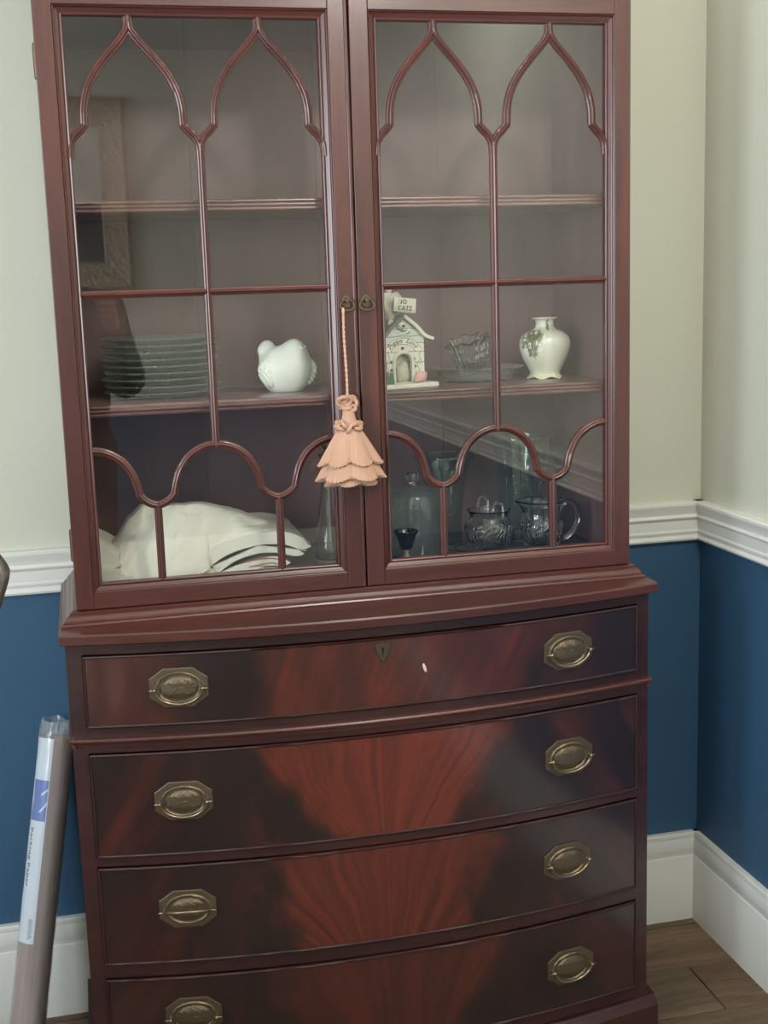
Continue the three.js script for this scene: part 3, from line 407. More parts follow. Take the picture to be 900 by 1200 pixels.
  const door = new THREE.TorusGeometry(0.0195, 0.0035, 8, 24, Math.PI).translate(0, 0.05, Z1); part('door_arch', merge([door, new THREE.CylinderGeometry(0.0035, 0.0035, 0.039, 10).translate(-0.0195, 0.031, Z1), new THREE.CylinderGeometry(0.0035, 0.0035, 0.039, 10).translate(0.0195, 0.031, Z1)]), cream, t);
  part('doorway_bundle', field(union([ellipsoid([0.001, 0.027, 0.034], [0.014, 0.019, 0.012]), ellipsoid([0.006, 0.045, 0.032], [0.006, 0.007, 0.006])], 0.01), [-0.018, 0.006, 0.018], [0.02, 0.058, 0.05], 0.0014), phys({ color: 0xb9b8a4, roughness: 0.5 }), t);
  const pup = phys({ color: 0xd6cfbd, roughness: 0.5, clearcoat: 0.25 });
  const pf = union([capsule([-0.014, 0.139, 0.012], [-0.015, 0.158, 0.012], 0.0135, 0.011), ellipsoid([-0.015, 0.169, 0.015], [0.0145, 0.0125, 0.0135]), ellipsoid([-0.011, 0.1655, 0.0275], [0.008, 0.0062, 0.007]), capsule([-0.027, 0.177, 0.012], [-0.0345, 0.153, 0.015], 0.0062, 0.0075), capsule([-0.005, 0.178, 0.014], [0.003, 0.166, 0.016], 0.0055, 0.0055), capsule([-0.01, 0.153, 0.018], [0.0, 0.151, 0.026], 0.005, 0.0045), capsule([-0.02, 0.135, 0.018], [-0.024, 0.123, 0.032], 0.007, 0.0065), capsule([-0.01, 0.135, 0.018], [0.0, 0.133, 0.034], 0.0065, 0.006)], 0.006);
  part('puppy', field(pf, [-0.048, 0.11, -0.008], [0.014, 0.19, 0.046], 0.0014).translate(0.011, 0, 0), pup, t);
  part('paw', merge([new THREE.SphereGeometry(0.0075, 14, 10).translate(-0.026, 0.1235, 0.0345), new THREE.SphereGeometry(0.0075, 14, 10).translate(-0.013, 0.12, 0.046)]).translate(0.008, 0, 0), phys({ color: 0xdedac8, roughness: 0.45 }), t);
  part('paw_pad', merge([[-0.026, 0.1235, 0.042], [-0.013, 0.12, 0.0535], [-0.029, 0.127, 0.04], [-0.023, 0.128, 0.0405]].map(([x, y, z], i) => new THREE.SphereGeometry(i < 2 ? 0.0024 : 0.0013, 8, 6).translate(x + 0.008, y, z))), std({ color: 0x3a3730, roughness: 0.6 }), t);
  part('party_hat', merge([new THREE.SphereGeometry(0.0055, 12, 8).scale(1.2, 0.7, 1).translate(-0.018, 0.1875, 0.01), new THREE.CylinderGeometry(0.0035, 0.006, 0.012, 12).translate(-0.018, 0.18, 0.011)]).translate(0.011, 0, 0), phys({ color: 0xd9d0c4, roughness: 0.5 }), t);
  const sign = canvasTex(256, 160, (c, w, h) => { c.fillStyle = '#dedbc9'; c.fillRect(0, 0, w, h); c.fillStyle = '#33322b'; c.font = 'bold 70px sans-serif'; c.textAlign = 'center'; c.fillText('NO', 96, 68); c.fillText('CATZ', 128, 138); });
  const sg = new RoundedBoxGeometry(0.044, 0.028, 0.004, 2, 0.0015); const sp = part('sign_board', sg, [0, 1, 2, 3, 4, 5].map((i) => i === 4 ? phys({ map: sign, roughness: 0.5 }) : cream), t, 'small sign board lettered NO CATZ'); sp.position.set(0.011, 0.158, 0.033); sp.rotation.set(-0.1, -0.05, -0.12);
  part('pink_pup', field(union([ellipsoid([0.03, 0.02, 0.048], [0.012, 0.0105, 0.009]), ellipsoid([0.021, 0.0165, 0.053], [0.007, 0.006, 0.006]), ellipsoid([0.037, 0.0265, 0.05], [0.0055, 0.005, 0.004]), ellipsoid([0.027, 0.029, 0.049], [0.005, 0.004, 0.004])], 0.004), [0.008, 0.006, 0.034], [0.048, 0.038, 0.064], 0.0011), phys({ color: 0xcfa596, roughness: 0.5 }), t);
  const lf = []; for (let i = 0; i < 8; i++) lf.push(new THREE.ConeGeometry(0.0032, 0.024 + 0.008 * rnd(), 6).rotateZ((rnd() - 0.5) * 0.5).translate(-0.033 + (i - 3.5) * 0.0022, 0.023, 0.047 + 0.003 * rnd())); part('green_plant', merge(lf), std({ color: 0x4a6b55, roughness: 0.6 }), t);
}
{ // glass dish with a tilted cut-glass bowl in it
  const d = thing('glass_dish', 'shallow clear glass dish under the cut glass bowl on the middle shelf', 'dish', [0.26, SH, 0.172]);
  part('dish_body', lathe([[0.001, 0], [0.058, 0], [0.064, 0.002], [0.0705, 0.014], [0.073, 0.02], [0.0865, 0.0245], [0.0885, 0.0262], [0.086, 0.0275], [0.0715, 0.0228], [0.068, 0.016], [0.0615, 0.0055], [0.056, 0.004], [0.001, 0.004]], 72), M.pressed, d);
  const b = thing('cut_glass_bowl', 'small cut glass bowl with scalloped rim tilted in the glass dish', 'bowl', [0.252, SH + 0.0165, 0.178]);
  const cut = (a, y, r) => r * (1 + 0.07 * Math.cos(a * 11 + y * 210) * Math.cos(a * 11 - y * 210) + 0.018 * sm(0.04, 0.062, y) * Math.cos(a * 9)), g = lathe([[0.001, 0], [0.02, 0], [0.024, 0.002], [0.0285, 0.012], [0.0325, 0.022], [0.0355, 0.034], [0.0385, 0.048], [0.0405, 0.06], [0.0385, 0.0625], [0.0355, 0.06], [0.0325, 0.046], [0.0295, 0.032], [0.026, 0.021], [0.02, 0.011], [0.001, 0.009]].flatMap((p, i, A) => i + 1 < A.length ? [0, 1, 2, 3].map((k) => [mix(p[0], A[i + 1][0], k / 4), mix(p[1], A[i + 1][1], k / 4)]) : [p]), 140, cut);
  const p = g.attributes.position; for (let i = 0; i < p.count; i++) { const y = p.getY(i); if (y > 0.045) p.setY(i, y + 0.0025 * Math.cos(Math.atan2(p.getZ(i), p.getX(i)) * 9) * sm(0.045, 0.06, y)); } g.computeVertexNormals();
  const o = part('bowl_body', g, M.crystal, b); o.rotation.set(0.1, 0, 0.2);
}
{ // porcelain vase
  const v = thing('porcelain_vase', 'cream and pale green porcelain vase with floral decoration on the middle shelf', 'vase', [0.3895, SH, 0.19], Math.PI);
  const tx = canvasTex(1024, 512, (c, w, h) => {
    c.fillStyle = '#dcdcc8'; c.fillRect(0, 0, w, h); let q = 3; const r = () => { q = (q * 16807) % 2147483647; return q / 2147483647; };
    for (let i = 0; i < 60; i++) { c.fillStyle = `rgba(${190 + 25 * r()},${195 + 20 * r()},${130 + 50 * r()},0.16)`; c.beginPath(); c.ellipse(r() * w, r() * h, 30 + 90 * r(), 14 + 40 * r(), r() * 3, 0, 7); c.fill(); }
    for (let i = 0; i < 150; i++) { const x = w * (0.345 + 0.1 * (r() + r() - 1)) , y = h * (0.64 + 0.16 * (r() + r() - 1)); c.fillStyle = ['rgba(92,104,70,0.9)', 'rgba(138,148,98,0.85)', 'rgba(236,236,220,0.9)', 'rgba(112,100,84,0.85)'][i % 4]; c.beginPath(); c.ellipse(x, y, 8 + 14 * r(), 6 + 9 * r(), r() * 3, 0, 7); c.fill(); }
    c.strokeStyle = 'rgba(120,126,84,0.6)'; c.lineWidth = 4; for (let i = 0; i < 9; i++) { const x = w * (0.28 + 0.16 * r()), y = h * (0.5 + 0.2 * r()); c.beginPath(); c.moveTo(x, y); c.bezierCurveTo(x + 30 * r(), y + 30, x - 30, y + 60, x + 40 * (r() - 0.5), y + 90 * r()); c.stroke(); }
    for (let i = 0; i < 30; i++) { c.fillStyle = 'rgba(118,124,74,0.75)'; c.beginPath(); c.ellipse(w * (0.47 + 0.04 * r()), h * (0.3 + 0.2 * r()), 5 + 8 * r(), 8 + 14 * r(), r(), 0, 7); c.fill(); }
  });
  const pr = smooth([[0.0275, 0.009], [0.029, 0.014], [0.034, 0.024], [0.0415, 0.039], [0.0462, 0.054], [0.0472, 0.065], [0.0435, 0.077], [0.033, 0.0855], [0.0215, 0.0905], [0.0172, 0.096], [0.0166, 0.1015], [0.0178, 0.107], [0.0232, 0.1098], [0.0234, 0.1112], [0.021, 0.1116], [0.0155, 0.107], [0.0145, 0.099]], 4);
  part('vase_body', lathe(pr, 64), phys({ map: tx, roughness: 0.3, clearcoat: 0.6, clearcoatRoughness: 0.1 }), v);
  const rings = []; for (let i = 0; i <= 8; i++) { const k = i / 8, l = []; for (let j = 0; j < 96; j++) { const a = j / 96 * 2 * Math.PI, w = Math.pow(0.5 + 0.5 * Math.cos(a * 6), 0.8), r = mix(0.0275, 0.0335, k * k) + (0.002 * w - 0.0012) * k, y = mix(0.0105, 0.0042 - 0.0042 * w, k); l.push([r * Math.cos(a), y, r * Math.sin(a)]); } rings.push(l); }
  part('scalloped_foot', loft(rings, { crease: 1 }), phys({ color: 0xd7d6b4, roughness: 0.3, clearcoat: 0.6, clearcoatRoughness: 0.1 }), v);
}

// ---------------------------------------------------------------- things on the cabinet floor
const cloth = (f, nu, nv, th = 0.0028) => { // a sheet with thickness over (u, v)
  const P = (i, j) => new THREE.Vector3(...f(i / nu, j / nv)), pos = [], idx = [], uv = [], N = (nu + 1) * (nv + 1);
  for (let k = 0; k < 2; k++) for (let i = 0; i <= nu; i++) for (let j = 0; j <= nv; j++) { const p = P(i, j); if (k) { const a = P(Math.min(i + 1, nu), j).sub(P(Math.max(i - 1, 0), j)), b = P(i, Math.min(j + 1, nv)).sub(P(i, Math.max(j - 1, 0))); p.addScaledVector(b.cross(a).normalize(), th); } pos.push(p.x, p.y, p.z); uv.push(i / nu * 0.35, j / nv * 0.3); }
  const at = (k, i, j) => k * N + i * (nv + 1) + j;
  for (let k = 0; k < 2; k++) for (let i = 0; i < nu; i++) for (let j = 0; j < nv; j++) { const q = [at(k, i, j), at(k, i + 1, j), at(k, i, j + 1), at(k, i + 1, j + 1)]; k ? idx.push(q[0], q[2], q[1], q[1], q[2], q[3]) : idx.push(q[0], q[1], q[2], q[1], q[3], q[2]); }
  const side = (l) => { for (let m = 0; m + 1 < l.length; m++) idx.push(l[m][0], l[m + 1][0], l[m][1], l[m + 1][0], l[m + 1][1], l[m][1]); };
  const e = []; for (let i = 0; i <= nu; i++) e.push([i, 0]); for (let j = 1; j <= nv; j++) e.push([nu, j]); for (let i = nu - 1; i >= 0; i--) e.push([i, nv]); for (let j = nv - 1; j >= 0; j--) e.push([0, j]);
  side(e.map(([i, j]) => [at(0, i, j), at(1, i, j)]));
  const g = new THREE.BufferGeometry(); g.setAttribute('position', new THREE.Float32BufferAttribute(pos, 3)); g.setAttribute('uv', new THREE.Float32BufferAttribute(uv, 2)); g.setIndex(idx); fixWinding(g, true); g.computeVertexNormals(); return g;
};
const lerpAt = (t, x) => { for (let i = 0; i + 1 < t.length; i++) if (x <= t[i + 1][0]) { const k = sm(0, 1, (x - t[i][0]) / (t[i + 1][0] - t[i][0])); return mix(t[i][1], t[i + 1][1], k * 0.5 + 0.5 * clamp((x - t[i][0]) / (t[i + 1][0] - t[i][0]))); } return t[t.length - 1][1]; };
{
  const t = thing('tablecloth', 'cream linen tablecloth bundled in loose folds on the cabinet floor', 'tablecloth');
  const topH = [[0, 0.05], [0.06, 0.068], [0.14, 0.105], [0.2, 0.122], [0.27, 0.12], [0.5, 0.119], [0.66, 0.108], [0.8, 0.088], [0.92, 0.066], [1, 0.046]], hem = [[0, 0.004], [0.4, 0.003], [0.47, 0.012], [0.56, 0.036], [0.66, 0.056], [0.78, 0.062], [0.9, 0.05], [1, 0.034]];
  part('top_fold', cloth((u, v) => {
    const x = mix(-0.432, -0.092, u), H = lerpAt(topH, u), B = lerpAt(hem, u), wr = (fbm(u * 9, v * 5, 91) - 0.5) * 0.009 + (vn(u * 3 + v * 2, v * 2, 95) - 0.5) * 0.008 + (fbm(u * 16 + v * 7, v * 9 - u * 5, 97) - 0.5) * 0.009; let z, y;
    if (v < 0.5) { const k = v / 0.5; z = mix(0.075, 0.235, k); y = H - 0.012 * (1 - k) * (1 - k) - (1 - k) * 0.01; } else { const k = (v - 0.5) / 0.5, c = Math.sin(k * Math.PI / 2), w = 1 - Math.cos(k * Math.PI / 2); z = 0.235 + 0.042 * c + 0.012 * k * k * (B < 0.02 ? 1 : 0); y = mix(H, B, mix(w, k, 0.45)); }
    return [x + wr * 0.5 + 0.02 * (v - 0.5) * (u < 0.3 ? -0.3 : 0.2), DECK + y + wr * sm(0, 0.2, y), z + wr * 0.6];
  }, 110, 70), M.linen, t);
  const fold = (pts, th, z0, z1) => { const c = smooth(pts, 8), up = [], dn = []; c.forEach((p, i) => { const a = c[Math.max(0, i - 1)], b = c[Math.min(c.length - 1, i + 1)], l = Math.hypot(b[0] - a[0], b[1] - a[1]), nx = -(b[1] - a[1]) / l, ny = (b[0] - a[0]) / l, h = th / 2 * Math.min(1, 0.35 + (c.length - 1 - i) * 0.25); up.push([p[0] + nx * h, p[1] + ny * h]); dn.push([p[0] - nx * h, p[1] - ny * h]); }); const tip = [c[c.length - 1][0] + th * 0.3, c[c.length - 1][1]]; const pr = [...up, tip, ...dn.reverse()]; return loft([0, 1, 2, 3, 4, 5].map((k) => pr.map(([x, y]) => [x + 0.003 * Math.sin(k * 1.9 + y * 40), y + 0.0015 * Math.sin(k * 2.3 + x * 30), mix(z0, z1, k / 5)])), { crease: 0.9 }); };
  const D0 = DECK;
  part('folded_layer', fold([[-0.265, D0 + 0.03], [-0.225, D0 + 0.052], [-0.17, D0 + 0.062], [-0.12, D0 + 0.058], [-0.084, D0 + 0.042]], 0.022, 0.08, 0.281), M.linen, t);
  part('folded_layer', fold([[-0.25, D0 + 0.016], [-0.215, D0 + 0.036], [-0.17, D0 + 0.045], [-0.13, D0 + 0.041], [-0.096, D0 + 0.029]], 0.017, 0.09, 0.279), M.linen, t);
  const n = thing('napkin_stack', 'folded cloth with a red stitched edge under the tablecloth', 'napkin');
  part('cloth_fold', merge([fold([[-0.30, D0 + 0.009], [-0.22, D0 + 0.011], [-0.15, D0 + 0.02], [-0.122, D0 + 0.014]], 0.016, 0.12, 0.277), fold([[-0.31, D0 + 0.0045], [-0.2, D0 + 0.005], [-0.128, D0 + 0.005]], 0.009, 0.12, 0.284)]), M.linen, n);
  part('red_stitching', merge([tube([[-0.2, D0 + 0.0235, 0.2785], [-0.165, D0 + 0.027, 0.2785], [-0.138, D0 + 0.0235, 0.2785], [-0.126, D0 + 0.013, 0.2785]], 0.001, 24, 6), tube([[-0.19, D0 + 0.0145, 0.279], [-0.15, D0 + 0.0185, 0.279], [-0.133, D0 + 0.014, 0.279]], 0.0008, 24, 6)]), std({ color: 0xa8543f, roughness: 0.9 }), n);
  const l = thing('folded_napkin', 'cream folded cloth at the left end of the cabinet floor', 'napkin');
  part('cloth_fold', merge([fold([[-0.462, D0 + 0.07], [-0.445, D0 + 0.064], [-0.425, D0 + 0.05], [-0.412, D0 + 0.04]], 0.03, 0.15, 0.295), fold([[-0.462, D0 + 0.02], [-0.44, D0 + 0.02], [-0.405, D0 + 0.017]], 0.036, 0.15, 0.3)]), M.linen, l);
}
{ // tall decanter, mostly behind the tassel
  const t = thing('glass_decanter', 'clear faceted glass decanter standing right of the tablecloth behind the tassel', 'decanter', [-0.036, DECK, 0.235]);
  const facet = (a, y, r) => r * (1 + 0.03 * Math.abs(Math.sin(a * 5)));
  part('bottle', lathe(smooth([[0.001, 0], [0.024, 0], [0.029, 0.006], [0.0295, 0.02], [0.026, 0.05], [0.021, 0.085], [0.0165, 0.12], [0.0135, 0.155], [0.0125, 0.185], [0.0165, 0.197], [0.0145, 0.197], [0.0105, 0.185], [0.0115, 0.155], [0.0145, 0.12], [0.0185, 0.085], [0.0235, 0.05], [0.0265, 0.02], [0.022, 0.01], [0.001, 0.009]], 3).map((p) => [p[0], p[1]]), 40, facet), M.crystal, t);
  part('stopper', lathe(smooth([[0.001, 0.19], [0.0095, 0.19], [0.0098, 0.198], [0.006, 0.203], [0.012, 0.215], [0.009, 0.23], [0.001, 0.234]], 3).map((p) => [p[0], p[1]]), 20), M.crystal, t);
  part('handle', tube([[0.0135, 0.16, 0.004], [0.03, 0.165, 0.006], [0.037, 0.14, 0.006], [0.034, 0.105, 0.006], [0.0225, 0.08, 0.004]], 0.0032, 40, 8), M.crystal, t);
}
{ // cloche
  const t = thing('glass_cloche', 'domed clear glass cloche with a knob on the right of the cabinet floor', 'cloche', [0.12, DECK, 0.225]);
  const o = smooth([[0.047, 0.006], [0.0478, 0.03], [0.0478, 0.075], [0.0465, 0.1], [0.042, 0.114], [0.031, 0.122], [0.016, 0.1265], [0.006, 0.129]], 4).map((p) => [p[0], p[1]]), inn = o.map(([r, y]) => [Math.max(r - 0.0022, 0.0005), y - (y > 0.1 ? 0.002 : 0)]).reverse();
  part('dome', lathe([...inn.reverse().reverse(), ...o.slice(0, 0)].concat([]), 64), M.thinGlass, t); part('dome_outer', lathe(o, 64), M.pressed, t);
  part('knob', lathe(smooth([[0.001, 0.126], [0.007, 0.128], [0.0055, 0.133], [0.0105, 0.138], [0.0125, 0.1455], [0.0095, 0.1525], [0.001, 0.155]], 4).map((p) => [p[0], p[1]]), 32), M.crystal, t);
  part('base_plate', lathe([[0.001, 0], [0.05, 0], [0.0535, 0.002], [0.054, 0.0045], [0.051, 0.006], [0.001, 0.006]], 64), M.crystal, t);
}
{ // dark goblet
  const t = thing('dark_goblet', 'small dark cordial goblet with pale faceted stem in front of the cloche', 'goblet', [0.088, DECK, 0.293]);
  part('bowl', lathe(smooth([[0.001, 0.0255], [0.008, 0.0265], [0.0135, 0.036], [0.0165, 0.048], [0.0225, 0.0595], [0.0215, 0.0602], [0.015, 0.048], [0.0115, 0.037], [0.001, 0.031]], 4).map((p) => [p[0], p[1]]), 40), phys({ color: 0x1c171b, roughness: 0.15, clearcoat: 0.6 }), t);
  part('stem', lathe([[0.001, 0], [0.0165, 0], [0.0165, 0.002], [0.011, 0.006], [0.0065, 0.013], [0.0042, 0.021], [0.0065, 0.026], [0.001, 0.027]], 10), phys({ color: 0x8f7f72, roughness: 0.2, clearcoat: 0.5 }), t);
}
function tallVase(label, p, prof, th, n = 64) {
  const t = thing('glass_vase', label, 'vase', p), o = smooth(prof, 5).map((q) => [q[0], q[1]]);
  part('vase_wall', lathe(o, n), M.thinGlass, t); part('inner_wall', lathe(o.map(([r, y]) => [r - th, y + 0.0005]), n), M.thinGlass, t);
  const top = prof[prof.length - 1], rim = new THREE.TorusGeometry(top[0] - th / 2, th * 0.75, 8, 72).rotateX(Math.PI / 2).translate(0, top[1], 0); part('rim', rim, M.crystal, t);
  part('foot', lathe([[0.001, 0], [prof[0][0] + 0.001, 0], [prof[0][0] + 0.0015, 0.003], [prof[0][0] - 0.002, 0.009], [0.001, 0.009]], n), M.crystal, t); return t;
}
tallVase('tall flared clear glass vase behind the cut glass sugar bowl', [0.197, DECK, 0.166], [[0.033, 0.001], [0.0325, 0.03], [0.034, 0.07], [0.039, 0.11], [0.047, 0.145], [0.057, 0.172]], 0.003);
tallVase('tall straight clear glass vase standing behind the glass pitcher', [0.352, DECK, 0.155], [[0.04, 0.001], [0.042, 0.03], [0.046, 0.09], [0.05, 0.15], [0.056, 0.198]], 0.003);
{ // low footed glass in front
  const t = thing('footed_glass', 'short thick-based clear glass standing left of the cut glass sugar bowl', 'glass', [0.2, DECK, 0.298]);
  part('tumbler', lathe(smooth([[0.001, 0], [0.0225, 0], [0.0235, 0.006], [0.0215, 0.012], [0.0225, 0.018], [0.0305, 0.0215], [0.0325, 0.023], [0.0305, 0.0245], [0.021, 0.0215], [0.001, 0.019]], 4).map((q) => [q[0], q[1]]), 48, (a, y, r) => r * (1 + 0.02 * Math.cos(a * 16) * sm(0.018, 0.022, y))), M.crystal, t);
}
const cutFlowers = (lo, hi, n) => (a, y, r) => { const k = sm(lo, lo + 0.008, y) * (1 - sm(hi - 0.008, hi, y)); return r * (1 + 0.055 * k * Math.cos(a * n + 3.2 * Math.sin(y * 150)) * Math.cos(y * 170 + 2 * Math.sin(a * n / 2))); };
const dense = (l, m) => smooth(l, m).map((q) => [q[0], q[1]]);
{ // sugar bowl
  const t = thing('cut_glass_sugar_bowl', 'round cut glass sugar bowl with flared rim between vase and pitcher', 'bowl', [0.2565, DECK, 0.248]);
  part('bowl_body', lathe(dense([[0.001, 0], [0.025, 0], [0.028, 0.004], [0.038, 0.018], [0.0445, 0.036], [0.0435, 0.05], [0.0375, 0.061], [0.0345, 0.067], [0.0385, 0.0765], [0.0405, 0.079], [0.037, 0.0785], [0.031, 0.067], [0.034, 0.06], [0.0395, 0.05], [0.0405, 0.036], [0.034, 0.02], [0.023, 0.01], [0.001, 0.009]], 6), 120, cutFlowers(0.008, 0.056, 18)), M.crystal, t);
  for (const [x, ph] of [[-0.012, 0], [0.012, 0.3]]) part('loop_handle', tube([[x - 0.008, 0.072, 0.006], [x - 0.011, 0.088, 0.004], [x - 0.004, 0.104, 0.002], [x + 0.007, 0.099, 0.002], [x + 0.008, 0.086, 0.004], [x + 0.006, 0.073, 0.006]].map(([a, b, c]) => [a, b - ph * 0.03, c + ph * 0.05]), 0.0026, 36, 8), M.crystal, t);
}
{ // pitcher
  const t = thing('glass_pitcher', 'cut glass cream pitcher with looped handle at the right of the cabinet floor', 'pitcher', [0.352, DECK, 0.262], 0.1);
  const g = lathe(dense([[0.001, 0], [0.0235, 0], [0.0265, 0.003], [0.034, 0.018], [0.0395, 0.038], [0.0395, 0.05], [0.036, 0.062], [0.0345, 0.072], [0.0375, 0.084], [0.043, 0.0905], [0.0415, 0.0925], [0.0345, 0.085], [0.0312, 0.072], [0.0328, 0.062], [0.0362, 0.05], [0.0362, 0.038], [0.0305, 0.02], [0.0205, 0.011], [0.001, 0.009]], 6), 120, cutFlowers(0.006, 0.056, 16)), p = g.attributes.position;
  for (let i = 0; i < p.count; i++) { const y = p.getY(i), x = p.getX(i), z = p.getZ(i), a = Math.atan2(z, -x), k = sm(0.07, 0.09, y) * Math.exp(-((a / 0.45) ** 2)); p.setX(i, x - 0.008 * k); p.setY(i, y + 0.0025 * k); } g.computeVertexNormals();
  part('pitcher_body', g, M.crystal, t);
  part('handle', tube([[0.035, 0.07, 0], [0.047, 0.083, 0], [0.062, 0.083, 0], [0.0745, 0.067, 0], [0.074, 0.045, 0], [0.061, 0.025, 0], [0.045, 0.016, 0], [0.034, 0.021, 0]], 0.0045, 60, 6), M.crystal, t);
}

// ---------------------------------------------------------------- roll of packing paper leaning by the cabinet
{
  const A = new THREE.Vector3(-0.645, 0.033, 0.185), B = new THREE.Vector3(-0.5425, 0.622, 0.062), dir = B.clone().sub(A), L = dir.length(), R = 0.0315;
  const t = thing('paper_roll', 'brown packing paper roll in clear plastic with a white label leaning beside the cabinet', 'paper roll', A.toArray());
  const q = new THREE.Quaternion().setFromUnitVectors(new THREE.Vector3(0, 1, 0), dir.clone().normalize()), place = (m) => { m.quaternion.copy(q); return m; };
  t.position.y = 0.008;
  const kraft = dataTex(256, 256, (u, v) => { const n = fbm(u * 30, v * 6, 14, 30, 6), k = 0.85 + 0.3 * n; return [146 * k, 112 * k, 96 * k]; }, true, [3, 3]);
  const core = lathe([[R * 0.42, 0], [R, 0], [R, L], [R * 0.96, L], [R * 0.95, L - 0.002], [R * 0.42, L - 0.002], [R * 0.42, 0]], 48); place(part('paper', core, std({ map: kraft, roughness: 0.7 }), t));
  const rings = []; for (let i = 0; i <= 90; i++) { const k = i / 90, y = -0.003 + k * (L + 0.034), over = sm(L - 0.004, L + 0.03, y); rings.push([]); for (let j = 0; j < 72; j++) { const a = j / 72 * 2 * Math.PI, w = (fbm(a * 2.2, y * 26, 61) - 0.5) * mix(0.0016, 0.011, over) + (vn(a * 9, y * 70, 65) - 0.5) * mix(0.0006, 0.006, over); const r = (R + 0.0012) * mix(1, 0.86, over) + w + 0.0006; rings[i].push([r * Math.cos(a), y + over * 0.012 * (vn(a * 1.5, 3, 67) - 0.5), r * Math.sin(a)]); } }
  place(part('plastic_wrap', loft(rings, { caps: false, crease: 0.9 }), phys({ color: 0xf4f6f8, transmission: 0.8, thickness: 0, roughness: 0.2, ior: 1.5 }), t));
  const lt = canvasTex(512, 2048, (c, w, h) => {
    c.fillStyle = '#e9eef5'; c.fillRect(0, 0, w, h); c.fillStyle = '#0b60c4'; c.beginPath(); c.moveTo(215, 420); c.lineTo(500, 420); c.lineTo(500, 830); c.lineTo(195, 830); c.lineTo(250, 620); c.closePath(); c.fill();
    c.strokeStyle = '#e8eef6'; c.lineWidth = 22; c.beginPath(); c.moveTo(400, 570); c.lineTo(500, 510); c.moveTo(390, 740); c.quadraticCurveTo(460, 700, 500, 640); c.stroke();
    c.save(); c.translate(255, 900); c.rotate(Math.PI / 2); c.fillStyle = '#232a38'; c.font = 'bold 88px sans-serif'; c.fillText('Packing Paper', 0, 0); c.restore();
    c.save(); c.translate(400, 1800); c.rotate(Math.PI / 2); for (let i = 0; i < 40; i++) { c.fillStyle = '#5b6270'; c.fillRect(i * 5, -70 + 20 * ((i * 7) % 3 === 0), (i * 5) % 4 + 1, 60); } c.restore();
  });
  const l = new THREE.CylinderGeometry(R + 0.0008, R + 0.0008, 0.375, 32, 1, true, 4.2, 1.95); l.translate(0, L - 0.002 - 0.1875, 0);
  const lm = part('label_sheet', l, std({ map: lt, roughness: 0.45, side: THREE.DoubleSide }), t, 'white label with a blue logo reading Packing Paper'); place(lm);
}

{ // the ceiling lamp just above the frame
  const t = thing('ceiling_lamp', 'round white glass ceiling lamp above and in front of the cabinet', 'lamp', [LAMP[0], CEIL, LAMP[2]]);
  part('lamp_globe', new THREE.SphereGeometry(0.13, 32, 20).translate(0, LAMP[1] - CEIL, 0), std({ color: 0xf4f0e6, emissive: new THREE.Color(1, 0.97, 0.92), emissiveIntensity: 1.6, roughness: 0.4 }), t);
  part('canopy', lathe([[0.001, 0], [0.075, 0], [0.07, -0.02], [0.05, -0.058], [0.001, -0.06]], 32), M.brass, t);
}

// ---------------------------------------------------------------- furniture and person seen at the edge or in the glass
M.chair = phys({ map: woodTex([70, 64, 60], [108, 99, 93], 141), roughness: 0.4, clearcoat: 0.4, clearcoatRoughness: 0.25 });
{
  const t = thing('dining_chair', 'dark brown wooden dining chair whose back corner shows left of the cabinet', 'chair', [-0.81, 0, 0.977], -0.25); t.scale.set(1, 1.095, 1);
  const post = (s) => { const c = smooth([[s * 0.185, 0.0, -0.03], [s * 0.185, 0.45, 0], [s * 0.187, 0.7, -0.02], [s * 0.198, 0.9, -0.055], [s * 0.222, 0.975, -0.074], [s * 0.234, 1.01, -0.081], [s * 0.226, 1.04, -0.087]], 5), w = [0.019, 0.021, 0.018, 0.017, 0.02, 0.018, 0.006]; return loft(c.map(([x, y, z], i) => { const k = i / (c.length - 1) * 6, f = Math.floor(Math.min(k, 5.999)), r = mix(w[f], w[f + 1], k - f); return [[-1, -0.7], [-0.7, -1], [0.7, -1], [1, -0.7], [1, 0.7], [0.7, 1], [-0.7, 1], [-1, 0.7]].map(([a, b]) => [x + a * r, y, z + b * r * 0.8]); }), { crease: 0.9 }); };
  for (const s of [-1, 1]) { part('rear_leg', grain(post(s), 1), M.chair, t); part('front_leg', box(s * 0.18 - 0.02, s * 0.18 + 0.02, 0, 0.43, 0.38, 0.42, 0.004), M.chair, t); part('side_rail', box(s * 0.18 - 0.012, s * 0.18 + 0.012, 0.38, 0.44, 0.01, 0.39, 0.003), M.chair, t); }
  part('seat', new RoundedBoxGeometry(0.41, 0.05, 0.44, 4, 0.02).translate(0, 0.465, 0.205), std({ color: 0xb9b2a2, roughness: 0.9 }), t);
  const crest = []; for (let i = 0; i <= 16; i++) { const x = mix(-0.222, 0.222, i / 16), y = 1.012 - 0.018 * Math.cos(x / 0.222 * Math.PI) - 0.01, z = -0.083 - 0.02 * (1 - (x / 0.222) ** 2); crest.push([[x, y - 0.03, z + 0.016], [x, y + 0.022, z + 0.01], [x, y + 0.03, z], [x, y + 0.022, z - 0.01], [x, y - 0.03, z - 0.004]]); } part('crest_rail', grain(loft(crest, { crease: 0.8 }), 0), M.chair, t);
  for (const x of [-0.09, 0, 0.09]) part('back_slat', grain(loft([0, 1, 2, 3, 4, 5, 6].map((i) => { const y = mix(0.48, 1.0, i / 6), z = mix(0, -0.088, (i / 6) ** 1.4); return [[x - 0.016, y, z - 0.006], [x + 0.016, y, z - 0.006], [x + 0.016, y, z + 0.006], [x - 0.016, y, z + 0.006]]; })), 1), M.chair, t);
}
